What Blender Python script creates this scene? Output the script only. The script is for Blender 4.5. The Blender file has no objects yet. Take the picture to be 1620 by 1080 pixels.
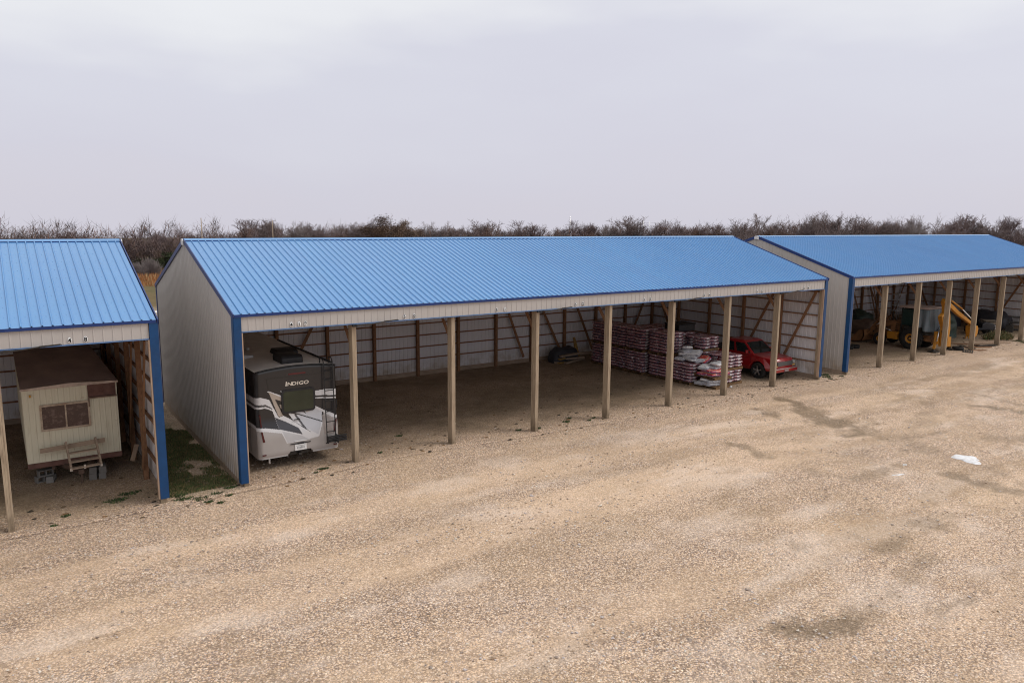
import bpy, bmesh, math, random
import numpy as np
from mathutils import Vector, Matrix, noise as mnoise

random.seed(7)
rng = np.random.default_rng(7)
S = bpy.context.scene
COL = S.collection
R = math.radians
BAY = 3.6576
DEPTH = 12.19
HE, HR = 5.19, 7.21
LEN = 8 * BAY
XA, XB, XC = -2.16 - LEN, 0.0, 31.63     # left ends of the three sheds
CAM = Vector((-5.637, -22.263, 7.88))

# ------------------------------------------------------------------ helpers
class MB:
    def __init__(s):
        s.v = []; s.f = []; s.m = []; s.sm = []
    def add(s, vs, fs, mi=0, smooth=False):
        b = len(s.v)
        s.v.extend([tuple(p) for p in vs])
        for f in fs:
            s.f.append(tuple(b + i for i in f)); s.m.append(mi); s.sm.append(smooth)
    def box(s, x0, x1, y0, y1, z0, z1, mi=0):
        vs = [(x0,y0,z0),(x1,y0,z0),(x1,y1,z0),(x0,y1,z0),(x0,y0,z1),(x1,y0,z1),(x1,y1,z1),(x0,y1,z1)]
        s.add(vs, [(0,3,2,1),(4,5,6,7),(0,1,5,4),(1,2,6,5),(2,3,7,6),(3,0,4,7)], mi)
    def bar(s, p, q, w, h, mi=0, up=(0,0,1)):
        p = Vector(p); q = Vector(q); d = (q - p).normalized(); u = Vector(up)
        if abs(d.dot(u)) > .98: u = Vector((0,1,0))
        a = d.cross(u).normalized() * (w/2); b = a.cross(d).normalized() * (h/2)
        vs = [p-a-b,p+a-b,p+a+b,p-a+b,q-a-b,q+a-b,q+a+b,q-a+b]
        s.add(vs, [(0,1,2,3),(7,6,5,4),(0,4,5,1),(1,5,6,2),(2,6,7,3),(3,7,4,0)], mi)
    def tube(s, pts, r, n=8, mi=0, caps=True):
        pts = [Vector(p) for p in pts]
        if not hasattr(r, '__len__'): r = [r]*len(pts)
        vs = []; fs = []
        for i, p in enumerate(pts):
            d = (pts[min(i+1,len(pts)-1)] - pts[max(i-1,0)]).normalized()
            u = Vector((0,0,1)) if abs(d.z) < .9 else Vector((1,0,0))
            a = d.cross(u).normalized(); b = a.cross(d)
            for k in range(n):
                t = 2*math.pi*k/n
                vs.append(p + (a*math.cos(t) + b*math.sin(t))*r[i])
        for i in range(len(pts)-1):
            for k in range(n):
                k2 = (k+1) % n
                fs.append((i*n+k, i*n+k2, (i+1)*n+k2, (i+1)*n+k))
        if caps:
            fs.append(tuple(range(n-1,-1,-1))); fs.append(tuple((len(pts)-1)*n+k for k in range(n)))
        s.add(vs, fs, mi, n > 4)
    def lathe(s, c, axis, prof, n=24, mi=0):
        # prof: list of (along, radius)
        c = Vector(c); ax = Vector(axis).normalized()
        u = Vector((0,0,1)) if abs(ax.z) < .9 else Vector((1,0,0))
        a = ax.cross(u).normalized(); b = ax.cross(a)
        vs = []; fs = []
        for (t, r) in prof:
            for k in range(n):
                th = 2*math.pi*k/n
                vs.append(c + ax*t + (a*math.cos(th)+b*math.sin(th))*r)
        for i in range(len(prof)-1):
            for k in range(n):
                k2 = (k+1) % n
                fs.append((i*n+k,(i+1)*n+k,(i+1)*n+k2,i*n+k2))
        s.add(vs, fs, mi, True)
    def prism(s, prof, x0, x1, mi=0, axis='x'):
        # prof polygon in the plane square to the axis
        n = len(prof)
        if axis == 'x':
            vs = [(x0,a,b) for a,b in prof] + [(x1,a,b) for a,b in prof]
        elif axis == 'y':
            vs = [(a,x0,b) for a,b in prof] + [(a,x1,b) for a,b in prof]
        else:
            vs = [(a,b,x0) for a,b in prof] + [(a,b,x1) for a,b in prof]
        fs = [tuple(range(n)), tuple(range(2*n-1,n-1,-1))] + [(i,n+i,n+(i+1)%n,(i+1)%n) for i in range(n)]
        s.add(vs, fs, mi)
    def build(s, name, mats, parent=None, loc=None, fixn=True, bevel=0):
        me = bpy.data.meshes.new(name)
        me.from_pydata(s.v, [], s.f)
        mats = mats if isinstance(mats, (list, tuple)) else [mats]
        for m in mats: me.materials.append(m)
        if len(mats) > 1: me.polygons.foreach_set('material_index', s.m)
        me.polygons.foreach_set('use_smooth', s.sm)
        if fixn:
            bm = bmesh.new(); bm.from_mesh(me)
            bmesh.ops.recalc_face_normals(bm, faces=bm.faces)
            bm.to_mesh(me); bm.free()
        me.update()
        o = bpy.data.objects.new(name, me); COL.objects.link(o)
        if parent: o.parent = parent
        if loc: o.location = loc
        if bevel:
            bv = o.modifiers.new('bevel', 'BEVEL'); bv.width = bevel; bv.segments = 2
            bv.limit_method = 'ANGLE'; bv.angle_limit = R(35)
        return o

def tag(o, label=None, cat=None, group=None, kind=None):
    if label: o['label'] = label
    if cat: o['category'] = cat
    if group: o['group'] = group
    if kind: o['kind'] = kind
    return o
def empty(name, loc=(0,0,0), rz=0, **k):
    o = bpy.data.objects.new(name, None); COL.objects.link(o)
    o.location = loc; o.rotation_euler = (0,0,rz); o.empty_display_size = .3
    return tag(o, **k)
def copy_tree(o, parent=None):
    c = o.copy(); COL.objects.link(c); c.parent = parent
    for ch in list(o.children): copy_tree(ch, c)
    return c

_DG = None
def text_mesh(name, s, size, mat, parent, loc, rot, sx=1, shear=0):
    cu = bpy.data.curves.new(name, 'FONT'); cu.body = s; cu.size = size
    cu.extrude = .003; cu.align_x = 'CENTER'; cu.align_y = 'CENTER'; cu.shear = shear; cu.offset = .004
    t = bpy.data.objects.new(name+'_tmp', cu); COL.objects.link(t)
    dg = bpy.context.evaluated_depsgraph_get()
    me = bpy.data.meshes.new_from_object(t.evaluated_get(dg))
    bpy.data.objects.remove(t); bpy.data.curves.remove(cu)
    me.materials.clear(); me.materials.append(mat); me.name = name
    o = bpy.data.objects.new(name, me); COL.objects.link(o)
    o.parent = parent; o.location = loc; o.rotation_euler = rot; o.scale = (sx,1,1)
    return o

# ------------------------------------------------------------------ materials
class NT:
    def __init__(s, name):
        s.m = bpy.data.materials.new(name); s.m.use_nodes = True
        s.t = s.m.node_tree; s.t.nodes.clear()
        s.out = s.n('ShaderNodeOutputMaterial'); s.b = s.n('ShaderNodeBsdfPrincipled')
        s.l(s.b.outputs[0], s.out.inputs[0])
    def n(s, typ, **k):
        nd = s.t.nodes.new(typ)
        for a, b in k.items(): setattr(nd, a, b)
        return nd
    def l(s, a, b): s.t.links.new(a, b)
    def setv(s, sock, v):
        if hasattr(v, 'is_linked') or isinstance(v, bpy.types.NodeSocket): s.l(v, sock)
        else:
            if isinstance(v, (tuple, list)) and len(v) == 3 and sock.type == 'RGBA': v = (*v, 1)
            sock.default_value = v
    def math(s, op, a, b=0., c=None, clamp=False):
        nd = s.n('ShaderNodeMath', operation=op, use_clamp=clamp)
        s.setv(nd.inputs[0], a); s.setv(nd.inputs[1], b)
        if c is not None: s.setv(nd.inputs[2], c)
        return nd.outputs[0]
    def mix(s, f, a, b, mode='MIX'):
        nd = s.n('ShaderNodeMix', data_type='RGBA', blend_type=mode)
        s.setv(nd.inputs[0], f); s.setv(nd.inputs[6], a); s.setv(nd.inputs[7], b)
        return nd.outputs[2]
    def coord(s, which='Object', scale=None, rot=None):
        c = s.n('ShaderNodeTexCoord').outputs[which]
        if scale or rot:
            mp = s.n('ShaderNodeMapping'); s.l(c, mp.inputs[0])
            if scale: mp.inputs['Scale'].default_value = scale
            if rot: mp.inputs['Rotation'].default_value = rot
            c = mp.outputs[0]
        return c
    def world(s, scale=None):
        c = s.n('ShaderNodeNewGeometry').outputs['Position']
        if scale:
            mp = s.n('ShaderNodeMapping'); s.l(c, mp.inputs[0]); mp.inputs['Scale'].default_value = scale; c = mp.outputs[0]
        return c
    def noise(s, vec, scale, detail=3, rough=.55, dist=0, out=0):
        nd = s.n('ShaderNodeTexNoise'); s.l(vec, nd.inputs['Vector'])
        nd.inputs['Scale'].default_value = scale; nd.inputs['Detail'].default_value = detail
        nd.inputs['Roughness'].default_value = rough; nd.inputs['Distortion'].default_value = dist
        return nd.outputs[out]
    def voro(s, vec, scale, feat='F1', rnd=1.):
        nd = s.n('ShaderNodeTexVoronoi', feature=feat); s.l(vec, nd.inputs['Vector'])
        nd.inputs['Scale'].default_value = scale; nd.inputs['Randomness'].default_value = rnd
        return nd
    def ramp(s, f, stops, interp='LINEAR'):
        nd = s.n('ShaderNodeValToRGB'); s.l(f, nd.inputs[0]); cr = nd.color_ramp; cr.interpolation = interp
        while len(cr.elements) < len(stops): cr.elements.new(.5)
        for e, (p, c) in zip(cr.elements, stops):
            e.position = p; e.color = (*c, 1) if hasattr(c, '__len__') else (c, c, c, 1)
        return nd.outputs[0]
    def sep(s, vec):
        nd = s.n('ShaderNodeSeparateXYZ'); s.l(vec, nd.inputs[0]); return nd.outputs
    def remap(s, v, a, b, c=0., d=1.):
        nd = s.n('ShaderNodeMapRange'); s.setv(nd.inputs[0], v)
        for i, x in enumerate((a,b,c,d)): nd.inputs[1+i].default_value = x
        return nd.outputs[0]
    def bump(s, h, strength=.3, dist=.01):
        nd = s.n('ShaderNodeBump'); s.l(h, nd.inputs['Height'])
        nd.inputs['Strength'].default_value = strength; nd.inputs['Distance'].default_value = dist
        s.l(nd.outputs[0], s.b.inputs['Normal'])
    def fin(s, color, rough=.6, metal=0., spec=.5, coat=0.):
        s.setv(s.b.inputs['Base Color'], color); s.setv(s.b.inputs['Roughness'], rough)
        s.b.inputs['Metallic'].default_value = metal; s.b.inputs['Specular IOR Level'].default_value = spec
        s.b.inputs['Coat Weight'].default_value = coat; s.b.inputs['Coat Roughness'].default_value = .15
        return s.m

def simple(name, col, rough=.5, metal=0., spec=.5, var=.12, scale=6., dirt=None, dirtamt=.35, coat=0., bump=0., wscale=None):
    n = NT(name); c = n.coord('Object', wscale)
    f = n.noise(c, scale, 5, .6)
    lo = tuple(x*(1-var) for x in col); hi = tuple(min(1, x*(1+var)) for x in col)
    k = n.ramp(f, [(.3, lo), (.7, hi)])
    if dirt:
        d = n.remap(n.noise(c, scale*.35, 6, .65), .5, .72, 0, dirtamt)
        k = n.mix(d, k, dirt)
    if bump: n.bump(n.noise(c, scale*3, 4), bump, .01)
    return n.fin(k, rough, metal, spec, coat)

M = {}
def roof_mat():
    n = NT('blue_roof_steel'); w = n.coord('Object')
    a = n.noise(w, .35, 4, .6); b = n.noise(n.coord('Object', (4.4, .25, .25)), 1., 3)
    c = n.mix(n.remap(a, .3, .7), (.072, .250, .515), (.086, .276, .555))
    c = n.mix(n.remap(b, .4, .75, 0, .25), c, (.06, .21, .52))
    sp = n.noise(w, 55, 2, .6)
    c = n.mix(n.remap(sp, .35, .7, 0, .22), c, (.14, .32, .64))
    # each sheet weathered a little differently
    fl = n.math('FLOOR', n.math('DIVIDE', n.math('ADD', n.sep(w)[0], .05), .9144)); wn = n.n('ShaderNodeTexWhiteNoise', noise_dimensions='1D'); n.l(fl, wn.inputs['W'])
    c = n.mix(n.math('MULTIPLY', wn.outputs[0], .22), c, (.10,.235,.49))
    # faint run-off streaks and dust
    st = n.noise(n.coord('Object', (9, .5, .5)), 1.3, 5, .65)
    c = n.mix(n.remap(st, .62, .8, 0, .22), c, (.25, .32, .46))
    n.bump(n.noise(n.coord('Object', (1.5, 1, 1)), 1.6, 2), .12, .02)
    return n.fin(c, n.remap(sp, .3, .7, .26, .42), 0., .6, .35)
M['roof'] = roof_mat()
M['trim'] = simple('dark_blue_trim', (.0025, .046, .145), .4, 0, .4, .15, 3, (.05,.06,.09), .25)
M['drip'] = simple('dark_blue_drip_edge', (.005, .03, .15), .4, 0, .5, .15, 3)
def sheet(name, col, dirt):
    n = NT(name); c = n.coord('Object')
    f = n.noise(c, .8, 5, .6); k = n.ramp(f, [(.3, tuple(x*.93 for x in col)), (.7, col)])
    st = n.noise(n.coord('Object', (7, 7, .6)), 1.2, 5, .6)
    k = n.mix(n.remap(st, .52, .8, 0, .35), k, dirt)
    z = n.sep(n.world())[2]
    low = n.math('MULTIPLY', n.remap(z, .25, 1.1, 1, 0), n.remap(n.noise(c, 2.5, 5), .35, .7, .1, .8))
    k = n.mix(low, k, (.33, .25, .17))
    n.bump(n.noise(n.coord('Object', (1.2,1.2,.5)), 1.4, 3), .15, .03)
    return n.fin(k, n.remap(n.noise(c, 3, 4), .3, .7, .42, .6), 0, .4)
M['wall'] = sheet('beige_wall_steel', (.455, .425, .405), (.33, .30, .28))
M['liner'] = sheet('pale_sheet_back', (.68,.665,.69), (.52,.50,.50))
def wood(name, col, dark, rough=.8, vscale=(14,14,.9), age=.5, mud=0.):
    n = NT(name); c = n.coord('Object', vscale)
    oi = n.n('ShaderNodeObjectInfo').outputs['Random']
    vm = n.n('ShaderNodeVectorMath', operation='ADD'); n.l(c, vm.inputs[0])
    cx = n.n('ShaderNodeCombineXYZ'); n.setv(cx.inputs[0], n.math('MULTIPLY', oi, 40)); n.setv(cx.inputs[2], n.math('MULTIPLY', oi, 17)); n.l(cx.outputs[0], vm.inputs[1])
    f = n.noise(vm.outputs[0], 1.5, 6, .7, .6)
    k = n.ramp(f, [(.25, dark), (.55, col), (.8, tuple(min(1, x*1.2) for x in col))])
    f2 = n.noise(vm.outputs[0], .5, 4, .6)
    k = n.mix(n.remap(f2, .5, .75, 0, age), k, tuple(x*.55 for x in col))
    k = n.mix(n.math('MULTIPLY', oi, .25), k, tuple(x*.7 for x in col))
    z = n.sep(n.world())[2]
    base_ = n.math('MULTIPLY', n.remap(z, .12, .55, 1, 0), n.remap(n.noise(n.world(), 6, 5), .3, .7, .25, .95))
    k = n.mix(n.math('MULTIPLY', base_, mud), k, (.13,.095,.06))
    n.bump(f, .4, .004)
    return n.fin(k, rough, 0, .25)
M['under'] = sheet('roof_underside_bounce', (.70,.69,.68), (.5,.48,.46))  # for the unseen reflecting layer that brightens the shed interiors
M['post'] = wood('weathered_post_wood', (.40, .315, .225), (.15, .10, .065), mud=.85)
M['girt'] = wood('brown_girt_wood', (.27, .135, .075), (.13, .06, .035), .8, (1.2,14,14))
M['brace'] = wood('brown_frame_wood', (.27, .145, .08), (.14, .07, .04), .8, (5,5,5))
M['lath'] = wood('pale_lath_wood', (.50, .36, .26), (.3, .2, .14))
M['board'] = wood('grey_board_wood', (.36, .27, .2), (.15, .11, .08), .85, (1,12,12))
M['pallet'] = wood('pallet_wood', (.22,.13,.065), (.10,.06,.035), .85, (6,6,6))
M['black'] = simple('black_plastic', (.018,.018,.02), .5, 0, .4, .3, 8)
M['rubber'] = simple('tyre_rubber', (.022,.021,.021), .85, 0, .25, .3, 10, (.12,.09,.06), .35)
M['glass'] = simple('dark_glass', (.015,.02,.02), .08, 0, .6, .1, 4)
M['white'] = simple('white_paint', (.74,.74,.74), .5, 0, .4, .06, 5)
M['steel'] = simple('bright_steel', (.62,.62,.63), .28, .9, .5, .1, 8)
M['darksteel'] = simple('dark_steel', (.06,.055,.05), .5, .5, .5, .25, 8)
M['foil'] = simple('white_closure_foil', (.68,.68,.7), .35, .2, .5, .3, 20, (.3,.28,.27), .5)

# ------------------------------------------------------------------ ground
def gz(x, y):
    return (.13*np.exp(-((x-6.2)/3.6)**2 - ((y+.2)/3.2)**2) + .028*np.sin(x*.31+1.)*np.cos(y*.43)
            + .02*np.sin(x*.11-y*.23) - .04)
def gzs(x, y): return float(gz(np.float64(x), np.float64(y)))

_TAB = {}
def vnoise(x, y, seed):
    # smooth value noise on a lattice
    if seed not in _TAB: _TAB[seed] = np.random.default_rng(seed).random((256,256))
    T = _TAB[seed]
    xi = np.floor(x).astype(int); yi = np.floor(y).astype(int); fx = x-xi; fy = y-yi
    fx = fx*fx*(3-2*fx); fy = fy*fy*(3-2*fy)
    g = lambda a,b: T[a % 256, b % 256]
    return (g(xi,yi)*(1-fx)+g(xi+1,yi)*fx)*(1-fy) + (g(xi,yi+1)*(1-fx)+g(xi+1,yi+1)*fx)*fy
def fbm(x, y, seed, o=4):
    s = 0; a = .5
    for i in range(o): s = s + a*vnoise(x*2**i, y*2**i, seed+i); a *= .5
    return s/(1-.5**o)

def make_yard():
    xs = np.concatenate([np.arange(-90,-16,2.), np.arange(-16,62,.17), np.arange(62,150,2.)])
    ys = np.concatenate([np.arange(-70,-26,2.), np.arange(-26,-16,.3), np.arange(-16,-1.2,.14), np.arange(-1.2,.2,.035), np.arange(.2,3,.14), np.arange(3,17.6,.3)])
    X, Y = np.meshgrid(xs, ys)
    wob = (fbm(X*.25, Y*.25, 40)-.5)
    Z = gz(X, Y)
    # wheel tracks that run past the sheds and swing toward the right of the yard
    yw = Y + 1.6*(fbm(X*.06, Y*.06, 3)-.5) + .012*(X-5)
    tr = fbm(X*.05, yw*1.1, 11, 4)
    dust = np.clip((tr-.46)*3.2, 0, .9)*(.55+.6*fbm(X*.4, Y*1.2, 15))
    fade = np.clip((-.8-Y)/1.5, 0, 1)
    dust *= fade
    Z += -.018*dust + .03*(fbm(X*.9, yw*2.6, 17)-.5)*fade + .012*(fbm(X*4, Y*4, 18)-.5)
    damp = np.zeros_like(X)
    # muddy wheel marks and wet hollows: (points, half width at start, at end, strength)
    marks = [([(23.8,-1.5),(23.6,-2.7),(22.9,-4.1)],.20,.30,1.), ([(22.9,-4.1),(22.3,-5.4),(22.1,-6.7)],.55,.75,1.15), ([(22.2,-6.9),(21.7,-8.),(21.3,-9.2),(21.5,-10.),(21.2,-11.5),(20.3,-13.)],.6,.4,.5),
             ([(29.4,-4.2),(29.5,-5.2),(27.8,-6.5),(24.9,-7.5),(22.2,-8.2)],.25,.3,.42), ([(22.2,-8.2),(23.6,-8.5),(24.8,-8.6)],.14,.08,.8), ([(30.,-7.2),(30.2,-8.2),(30.3,-9.1)],.3,.4,1.),
             ([(15.8,-8.5),(16.1,-9.),(16.3,-9.6),(17.5,-9.7),(19.1,-9.8)],.2,.16,.55), ([(19.2,-11.2),(19.1,-12.),(19.3,-12.7),(19.7,-13.2)],.22,.35,.85),
             ([(15.9,-5.),(16.1,-5.9),(15.7,-6.7)],.16,.28,.8), ([(21.,-2.2),(21.,-3.),(20.6,-3.8)],.2,.26,.85), ([(19.7,-5.5),(19.3,-6.3),(18.1,-6.9)],.22,.16,.5),
             ([(6.85,-14.35),(7.3,-14.5),(8.1,-14.6)],.34,.20,1.), ([(8.1,-14.6),(9.2,-14.6),(10.8,-14.3),(12.6,-14.0)],.22,.2,.5), ([(9.9,-15.3),(11.,-15.4),(12.,-15.5)],.12,.14,.5),
             ([(12.,-13.),(13.2,-13.),(14.4,-12.8),(16.,-13.1)],.2,.25,.62), ([(30.7,-3.4),(32.6,-4.9),(32.5,-6.7),(31.9,-8.5)],.15,.2,.5), ([(22.4,-5.),(26.6,-5.1),(29.2,-4.5)],.12,.16,.35),
             ([(10.2,-11.8),(11.2,-12.),(12.1,-12.3)],.2,.2,.5), ([(24.5,-10.),(27.,-11.),(29.,-13.)],.3,.3,.5), ([(34.,-3.),(38.,-3.5),(42.,-3.)],.25,.25,.4), ([(33.,-6.),(37.,-6.4),(43.,-6.)],.2,.3,.4)]
    nA = fbm(X*1.3, Y*1.3, 60, 6); nB = fbm(X*3.1+9, Y*3.1, 66, 4)
    wx = X + .55*(fbm(X*.9, Y*.9, 67, 4)-.5); wy = Y + .55*(fbm(X*.9+30, Y*.9, 68, 4)-.5)
    for (P, w0, w1, st_) in marks:
        best = np.full_like(X, 9.)
        nseg = len(P)-1
        for i in range(nseg):
            (ax,ay),(bx,by) = P[i],P[i+1]
            ddx, ddy = bx-ax, by-ay; t = np.clip(((wx-ax)*ddx+(wy-ay)*ddy)/(ddx*ddx+ddy*ddy), 0, 1)
            wd = (w0+(w1-w0)*(i+t)/nseg)*1.15
            best = np.minimum(best, np.hypot(wx-ax-t*ddx, wy-ay-t*ddy)/wd)
        v = np.clip((1.2-best)*1.0 + 3.6*(nA-.5) + 2.2*(nB-.5), 0, 1)*np.clip(2.6-best, 0, 1)
        damp = np.maximum(damp, np.clip(st_*v, 0, 1))
    # fractal browning: fines and old mud between the stones, drawn out along the traffic
    xr = X*.30; yr = yw*.95
    br_ = fbm(xr, yr, 120, 6); br2 = fbm(X*.8, yw*2.2, 130, 5)
    mud = np.clip((br_-.50)*4.2 + (br2-.5)*2.2, 0, 1)*(.45+.55*np.clip((X-6)/14, 0, 1))*fade
    pale = np.clip((.47-fbm(xr*1.3+40, yr*1.2, 140, 6))*5 + (fbm(X*1.5, yw*3, 150, 4)-.5)*1.6, 0, 1)*fade
    rid = 1-np.abs(2*fbm(X*.22+7, yw*1.5, 160, 5)-1)*6; rid = np.clip(rid, 0, 1)*np.clip((fbm(X*.3, Y*.3, 165)-.42)*6, 0, 1)*fade
    mud = np.maximum(mud, .7*rid)
    Z -= .012*rid
    # fine dark scuffs
    sc = fbm(X*1.1+Y*.4, Y*2.4-X*.3, 70, 5)
    damp = np.maximum(damp, np.clip((sc-.66)*4, 0, .5)*np.clip((X-8)/16, 0, 1)*fade)
    Z -= .03*damp
    # drip-line groove under the front eaves
    e = Y + .42 + .22*(fbm(X*.5, X*0, 80)-.5) + .05*(fbm(X*3, X*0, 81)-.5)
    groove = np.exp(-(e/.05)**2)*np.clip(fbm(X*1.3, X*0+3, 82)*2-.45, 0, 1)
    Z -= .035*groove; Z += .03*np.exp(-((e-.16)/.12)**2)*fbm(X*2, Y*2, 83)
    # trodden soil in and behind the sheds; its dark tone also paints interior shade
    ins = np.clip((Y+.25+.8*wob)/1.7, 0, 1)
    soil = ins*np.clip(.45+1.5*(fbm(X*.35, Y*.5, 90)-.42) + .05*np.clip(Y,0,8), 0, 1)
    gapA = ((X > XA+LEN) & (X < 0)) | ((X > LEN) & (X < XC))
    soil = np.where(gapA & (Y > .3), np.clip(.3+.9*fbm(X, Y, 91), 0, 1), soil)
    moss = np.where((X > XA+LEN+.05) & (X < -.05) & (Y > -.6) & (Y < 9), 1., 0.)*np.clip(4.5*(fbm(X*1.1+50, Y*.7, 33, 3)-.34+.06*np.clip(1.2-np.abs(Y-3.2)*.5,-1,1)) - .35*np.clip(X+.75,0,1), 0, 1)*np.clip((Y+.5)/1.2, 0, 1)
    moss = np.maximum(moss, .55*np.clip(1.2-np.hypot((X+3.)/.9, (Y-1.0)/.6)-1.5*(fbm(X*2,Y*2,35)-.5), 0, 1))
    H, Wd = X.shape
    co = np.stack([X, Y, Z], -1).reshape(-1, 3)
    idx = np.arange(H*Wd).reshape(H, Wd)
    q = np.stack([idx[:-1,:-1], idx[:-1,1:], idx[1:,1:], idx[1:,:-1]], -1).reshape(-1, 4)
    me = bpy.data.meshes.new('gravel_yard')
    me.from_pydata(co.tolist(), [], q.tolist())
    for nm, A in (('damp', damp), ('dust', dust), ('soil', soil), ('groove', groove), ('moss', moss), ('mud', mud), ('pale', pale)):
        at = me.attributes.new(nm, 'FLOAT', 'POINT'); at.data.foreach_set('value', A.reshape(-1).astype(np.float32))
    me.polygons.foreach_set('use_smooth', [True]*len(me.polygons))
    o = bpy.data.objects.new('gravel_yard', me); COL.objects.link(o)
    n = NT('gravel'); w = n.world(); oz = (1,1,.2)
    w = n.world(oz)
    def attr(a):
        nd = n.n('ShaderNodeAttribute'); nd.attribute_name = a; return nd.outputs['Fac']
    stops = [(0., (.075,.06,.06)), (.13, (.20,.145,.12)), (.30, (.40,.28,.195)), (.52, (.57,.41,.275)), (.72, (.68,.51,.37)), (.86, (.43,.38,.385)), (1., (.90,.78,.64))]
    v1 = n.voro(w, 46); v2 = n.voro(w, 21); v3 = n.voro(w, 10.5)
    c1 = n.ramp(n.sep(v1.outputs['Color'])[0], stops); c2 = n.ramp(n.sep(v2.outputs['Color'])[0], stops); c3 = n.ramp(n.sep(v3.outputs['Color'])[1], stops)
    dusty = n.mix(n.noise(w, 1.7, 5, .6), (.49,.365,.262), (.58,.44,.32))
    m2 = n.remap(n.noise(w, 9., 3, .6), .49, .63); m3 = n.remap(n.noise(w, 4., 3, .6), .58, .68, 0, .7)
    k = n.mix(m2, c1, c2); k = n.mix(m3, k, c3)
    # dark gaps between stones
    gap = n.remap(v2.outputs['Distance'], .40, .72, 0, .75)
    k = n.mix(gap, k, (.12,.085,.065))
    cl = n.noise(w, 11, 3, .75)
    k = n.mix(n.remap(cl, .43, .31, 0, .62), k, (.145,.105,.09))
    cl3 = n.noise(w, 26, 2, .8); k = n.mix(n.remap(cl3, .42, .30, 0, .6), k, (.11,.085,.08)); k = n.mix(n.remap(cl, .58, .70, 0, .6), k, (.80,.66,.51))
    cl2 = n.noise(w, 4.5, 4, .8)
    k = n.mix(n.remap(cl2, .42, .30, 0, .4), k, (.20,.145,.115)); k = n.mix(n.remap(cl2, .58, .72, 0, .4), k, (.74,.60,.46))
    big = n.remap(n.noise(w, .55, 4, .6), .4, .65)
    k = n.mix(n.math('MULTIPLY', big, .22), k, dusty)
    du = attr('dust')
    k = n.mix(n.math('MULTIPLY', du, n.remap(n.noise(w, 16, 4, .7), .25, .75, .80, .2)), k, dusty)
    tone = n.remap(n.noise(w, .16, 4, .6), .3, .7, .9, 1.06)
    k = n.mix(1., k, n.mix(tone, (0,0,0), (1.35,1.30,1.245)), 'MULTIPLY')
    warm = n.remap(n.noise(w, .3, 3, .6), .45, .7, 0, .25)
    k = n.mix(warm, k, (.47,.33,.19))
    k = n.mix(n.math('MULTIPLY', attr('pale'), n.remap(n.noise(w, 13, 4, .75), .3, .7, .05, .62)), k, (.80,.66,.56))
    k = n.mix(n.math('MULTIPLY', attr('mud'), n.remap(n.noise(w, 10, 5, .75), .33, .67, .12, .85)), k, (.33,.225,.135))
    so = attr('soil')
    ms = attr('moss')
    soil_shade_col = n.ramp(n.noise(w, 1.6, 6, .72), [(.3, (.115,.082,.05)), (.5, (.20,.145,.09)), (.68, (.29,.22,.145))])  # earth brown, darkened further for the shade under the roofs
    k = n.mix(n.math('MULTIPLY', so, n.remap(n.noise(w, 12, 4, .7), .3, .7, 1., .62)), k, soil_shade_col)
    k = n.mix(n.math('MULTIPLY', ms, n.remap(n.noise(w, 14, 5, .75), .35, .65, .15, .95)), k, n.mix(n.noise(w, 8, 4, .7), (.035,.055,.018), (.08,.10,.035)))
    dm = attr('damp')
    k = n.mix(n.math('MULTIPLY', dm, n.remap(n.noise(w, 9, 4, .7), .35, .65, 1., .5)), k, (.185,.128,.075))
    k = n.mix(n.math('MULTIPLY', attr('groove'), .75), k, (.13,.09,.065))
    h = n.math('ADD', n.math('MULTIPLY', v2.outputs['Distance'], -.7), n.math('MULTIPLY', v1.outputs['Distance'], -.4))
    h = n.math('ADD', h, n.math('MULTIPLY', n.noise(w, 5, 4), .8))
    h = n.math('MULTIPLY', h, n.math('SUBTRACT', 1.1, n.math('MULTIPLY', du, .7)))
    n.bump(h, .9, .03)
    o.data.materials.append(n.fin(k, n.math('SUBTRACT', .92, n.math('MULTIPLY', dm, .35)), 0, .3))
    tag(o, 'tan gravel yard with damp brown patches and wheel tracks', 'gravel yard', kind='structure')

def make_field():
    mb = MB(); n = 96
    rad = [0.1, 20, 45, 80, 110, 140, 170, 205, 240, 300, 420, 700, 1300, 3200]
    c = Vector((10, 0, 0))
    vs = []; fs = []
    for r in rad:
        for k in range(n):
            t = 2*math.pi*k/n
            z = -.16 if r < 210 else -.16 - .02*(r-205)
            vs.append((c.x+r*math.cos(t), c.y+r*math.sin(t), z))
    for i in range(len(rad)-1):
        for k in range(n):
            k2 = (k+1) % n
            fs.append((i*n+k,(i+1)*n+k,(i+1)*n+k2,i*n+k2))
    fs.append(tuple(range(n)))
    mb.add(vs, fs, 0, True)
    q = NT('field_turf'); w = q.world()
    a = q.noise(w, .12, 5, .65); b = q.noise(w, 1.4, 5, .7)
    k = q.ramp(a, [(.35, (.115,.085,.04)), (.5, (.16,.115,.055)), (.62, (.105,.095,.04)), (.75, (.2,.15,.08))])
    k = q.mix(q.remap(b, .4, .7, 0, .6), k, (.08,.07,.035))
    # pale gravel track close behind the sheds
    y = q.sep(w)[1]
    yy = q.math('ADD', y, q.math('MULTIPLY', q.noise(w, .2, 4), 14))
    tr = q.math('MULTIPLY', q.remap(yy, 18, 22), q.remap(yy, 56, 62, 1, 0))
    gr = q.ramp(q.noise(w, 6, 5, .8), [(.3, (.3,.24,.19)), (.5, (.5,.42,.36)), (.7, (.62,.56,.52))])
    k = q.mix(q.math('MULTIPLY', tr, q.remap(q.noise(w, .8, 4), .3, .6)), k, gr)
    q.bump(q.noise(w, 3, 5), .6, .1)
    mb.build('ground', q.fin(k, .95, 0, .15))
    tag(bpy.data.objects['ground'], 'brown olive field running out to the trees', 'field', kind='structure')
make_yard(); make_field()

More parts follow.
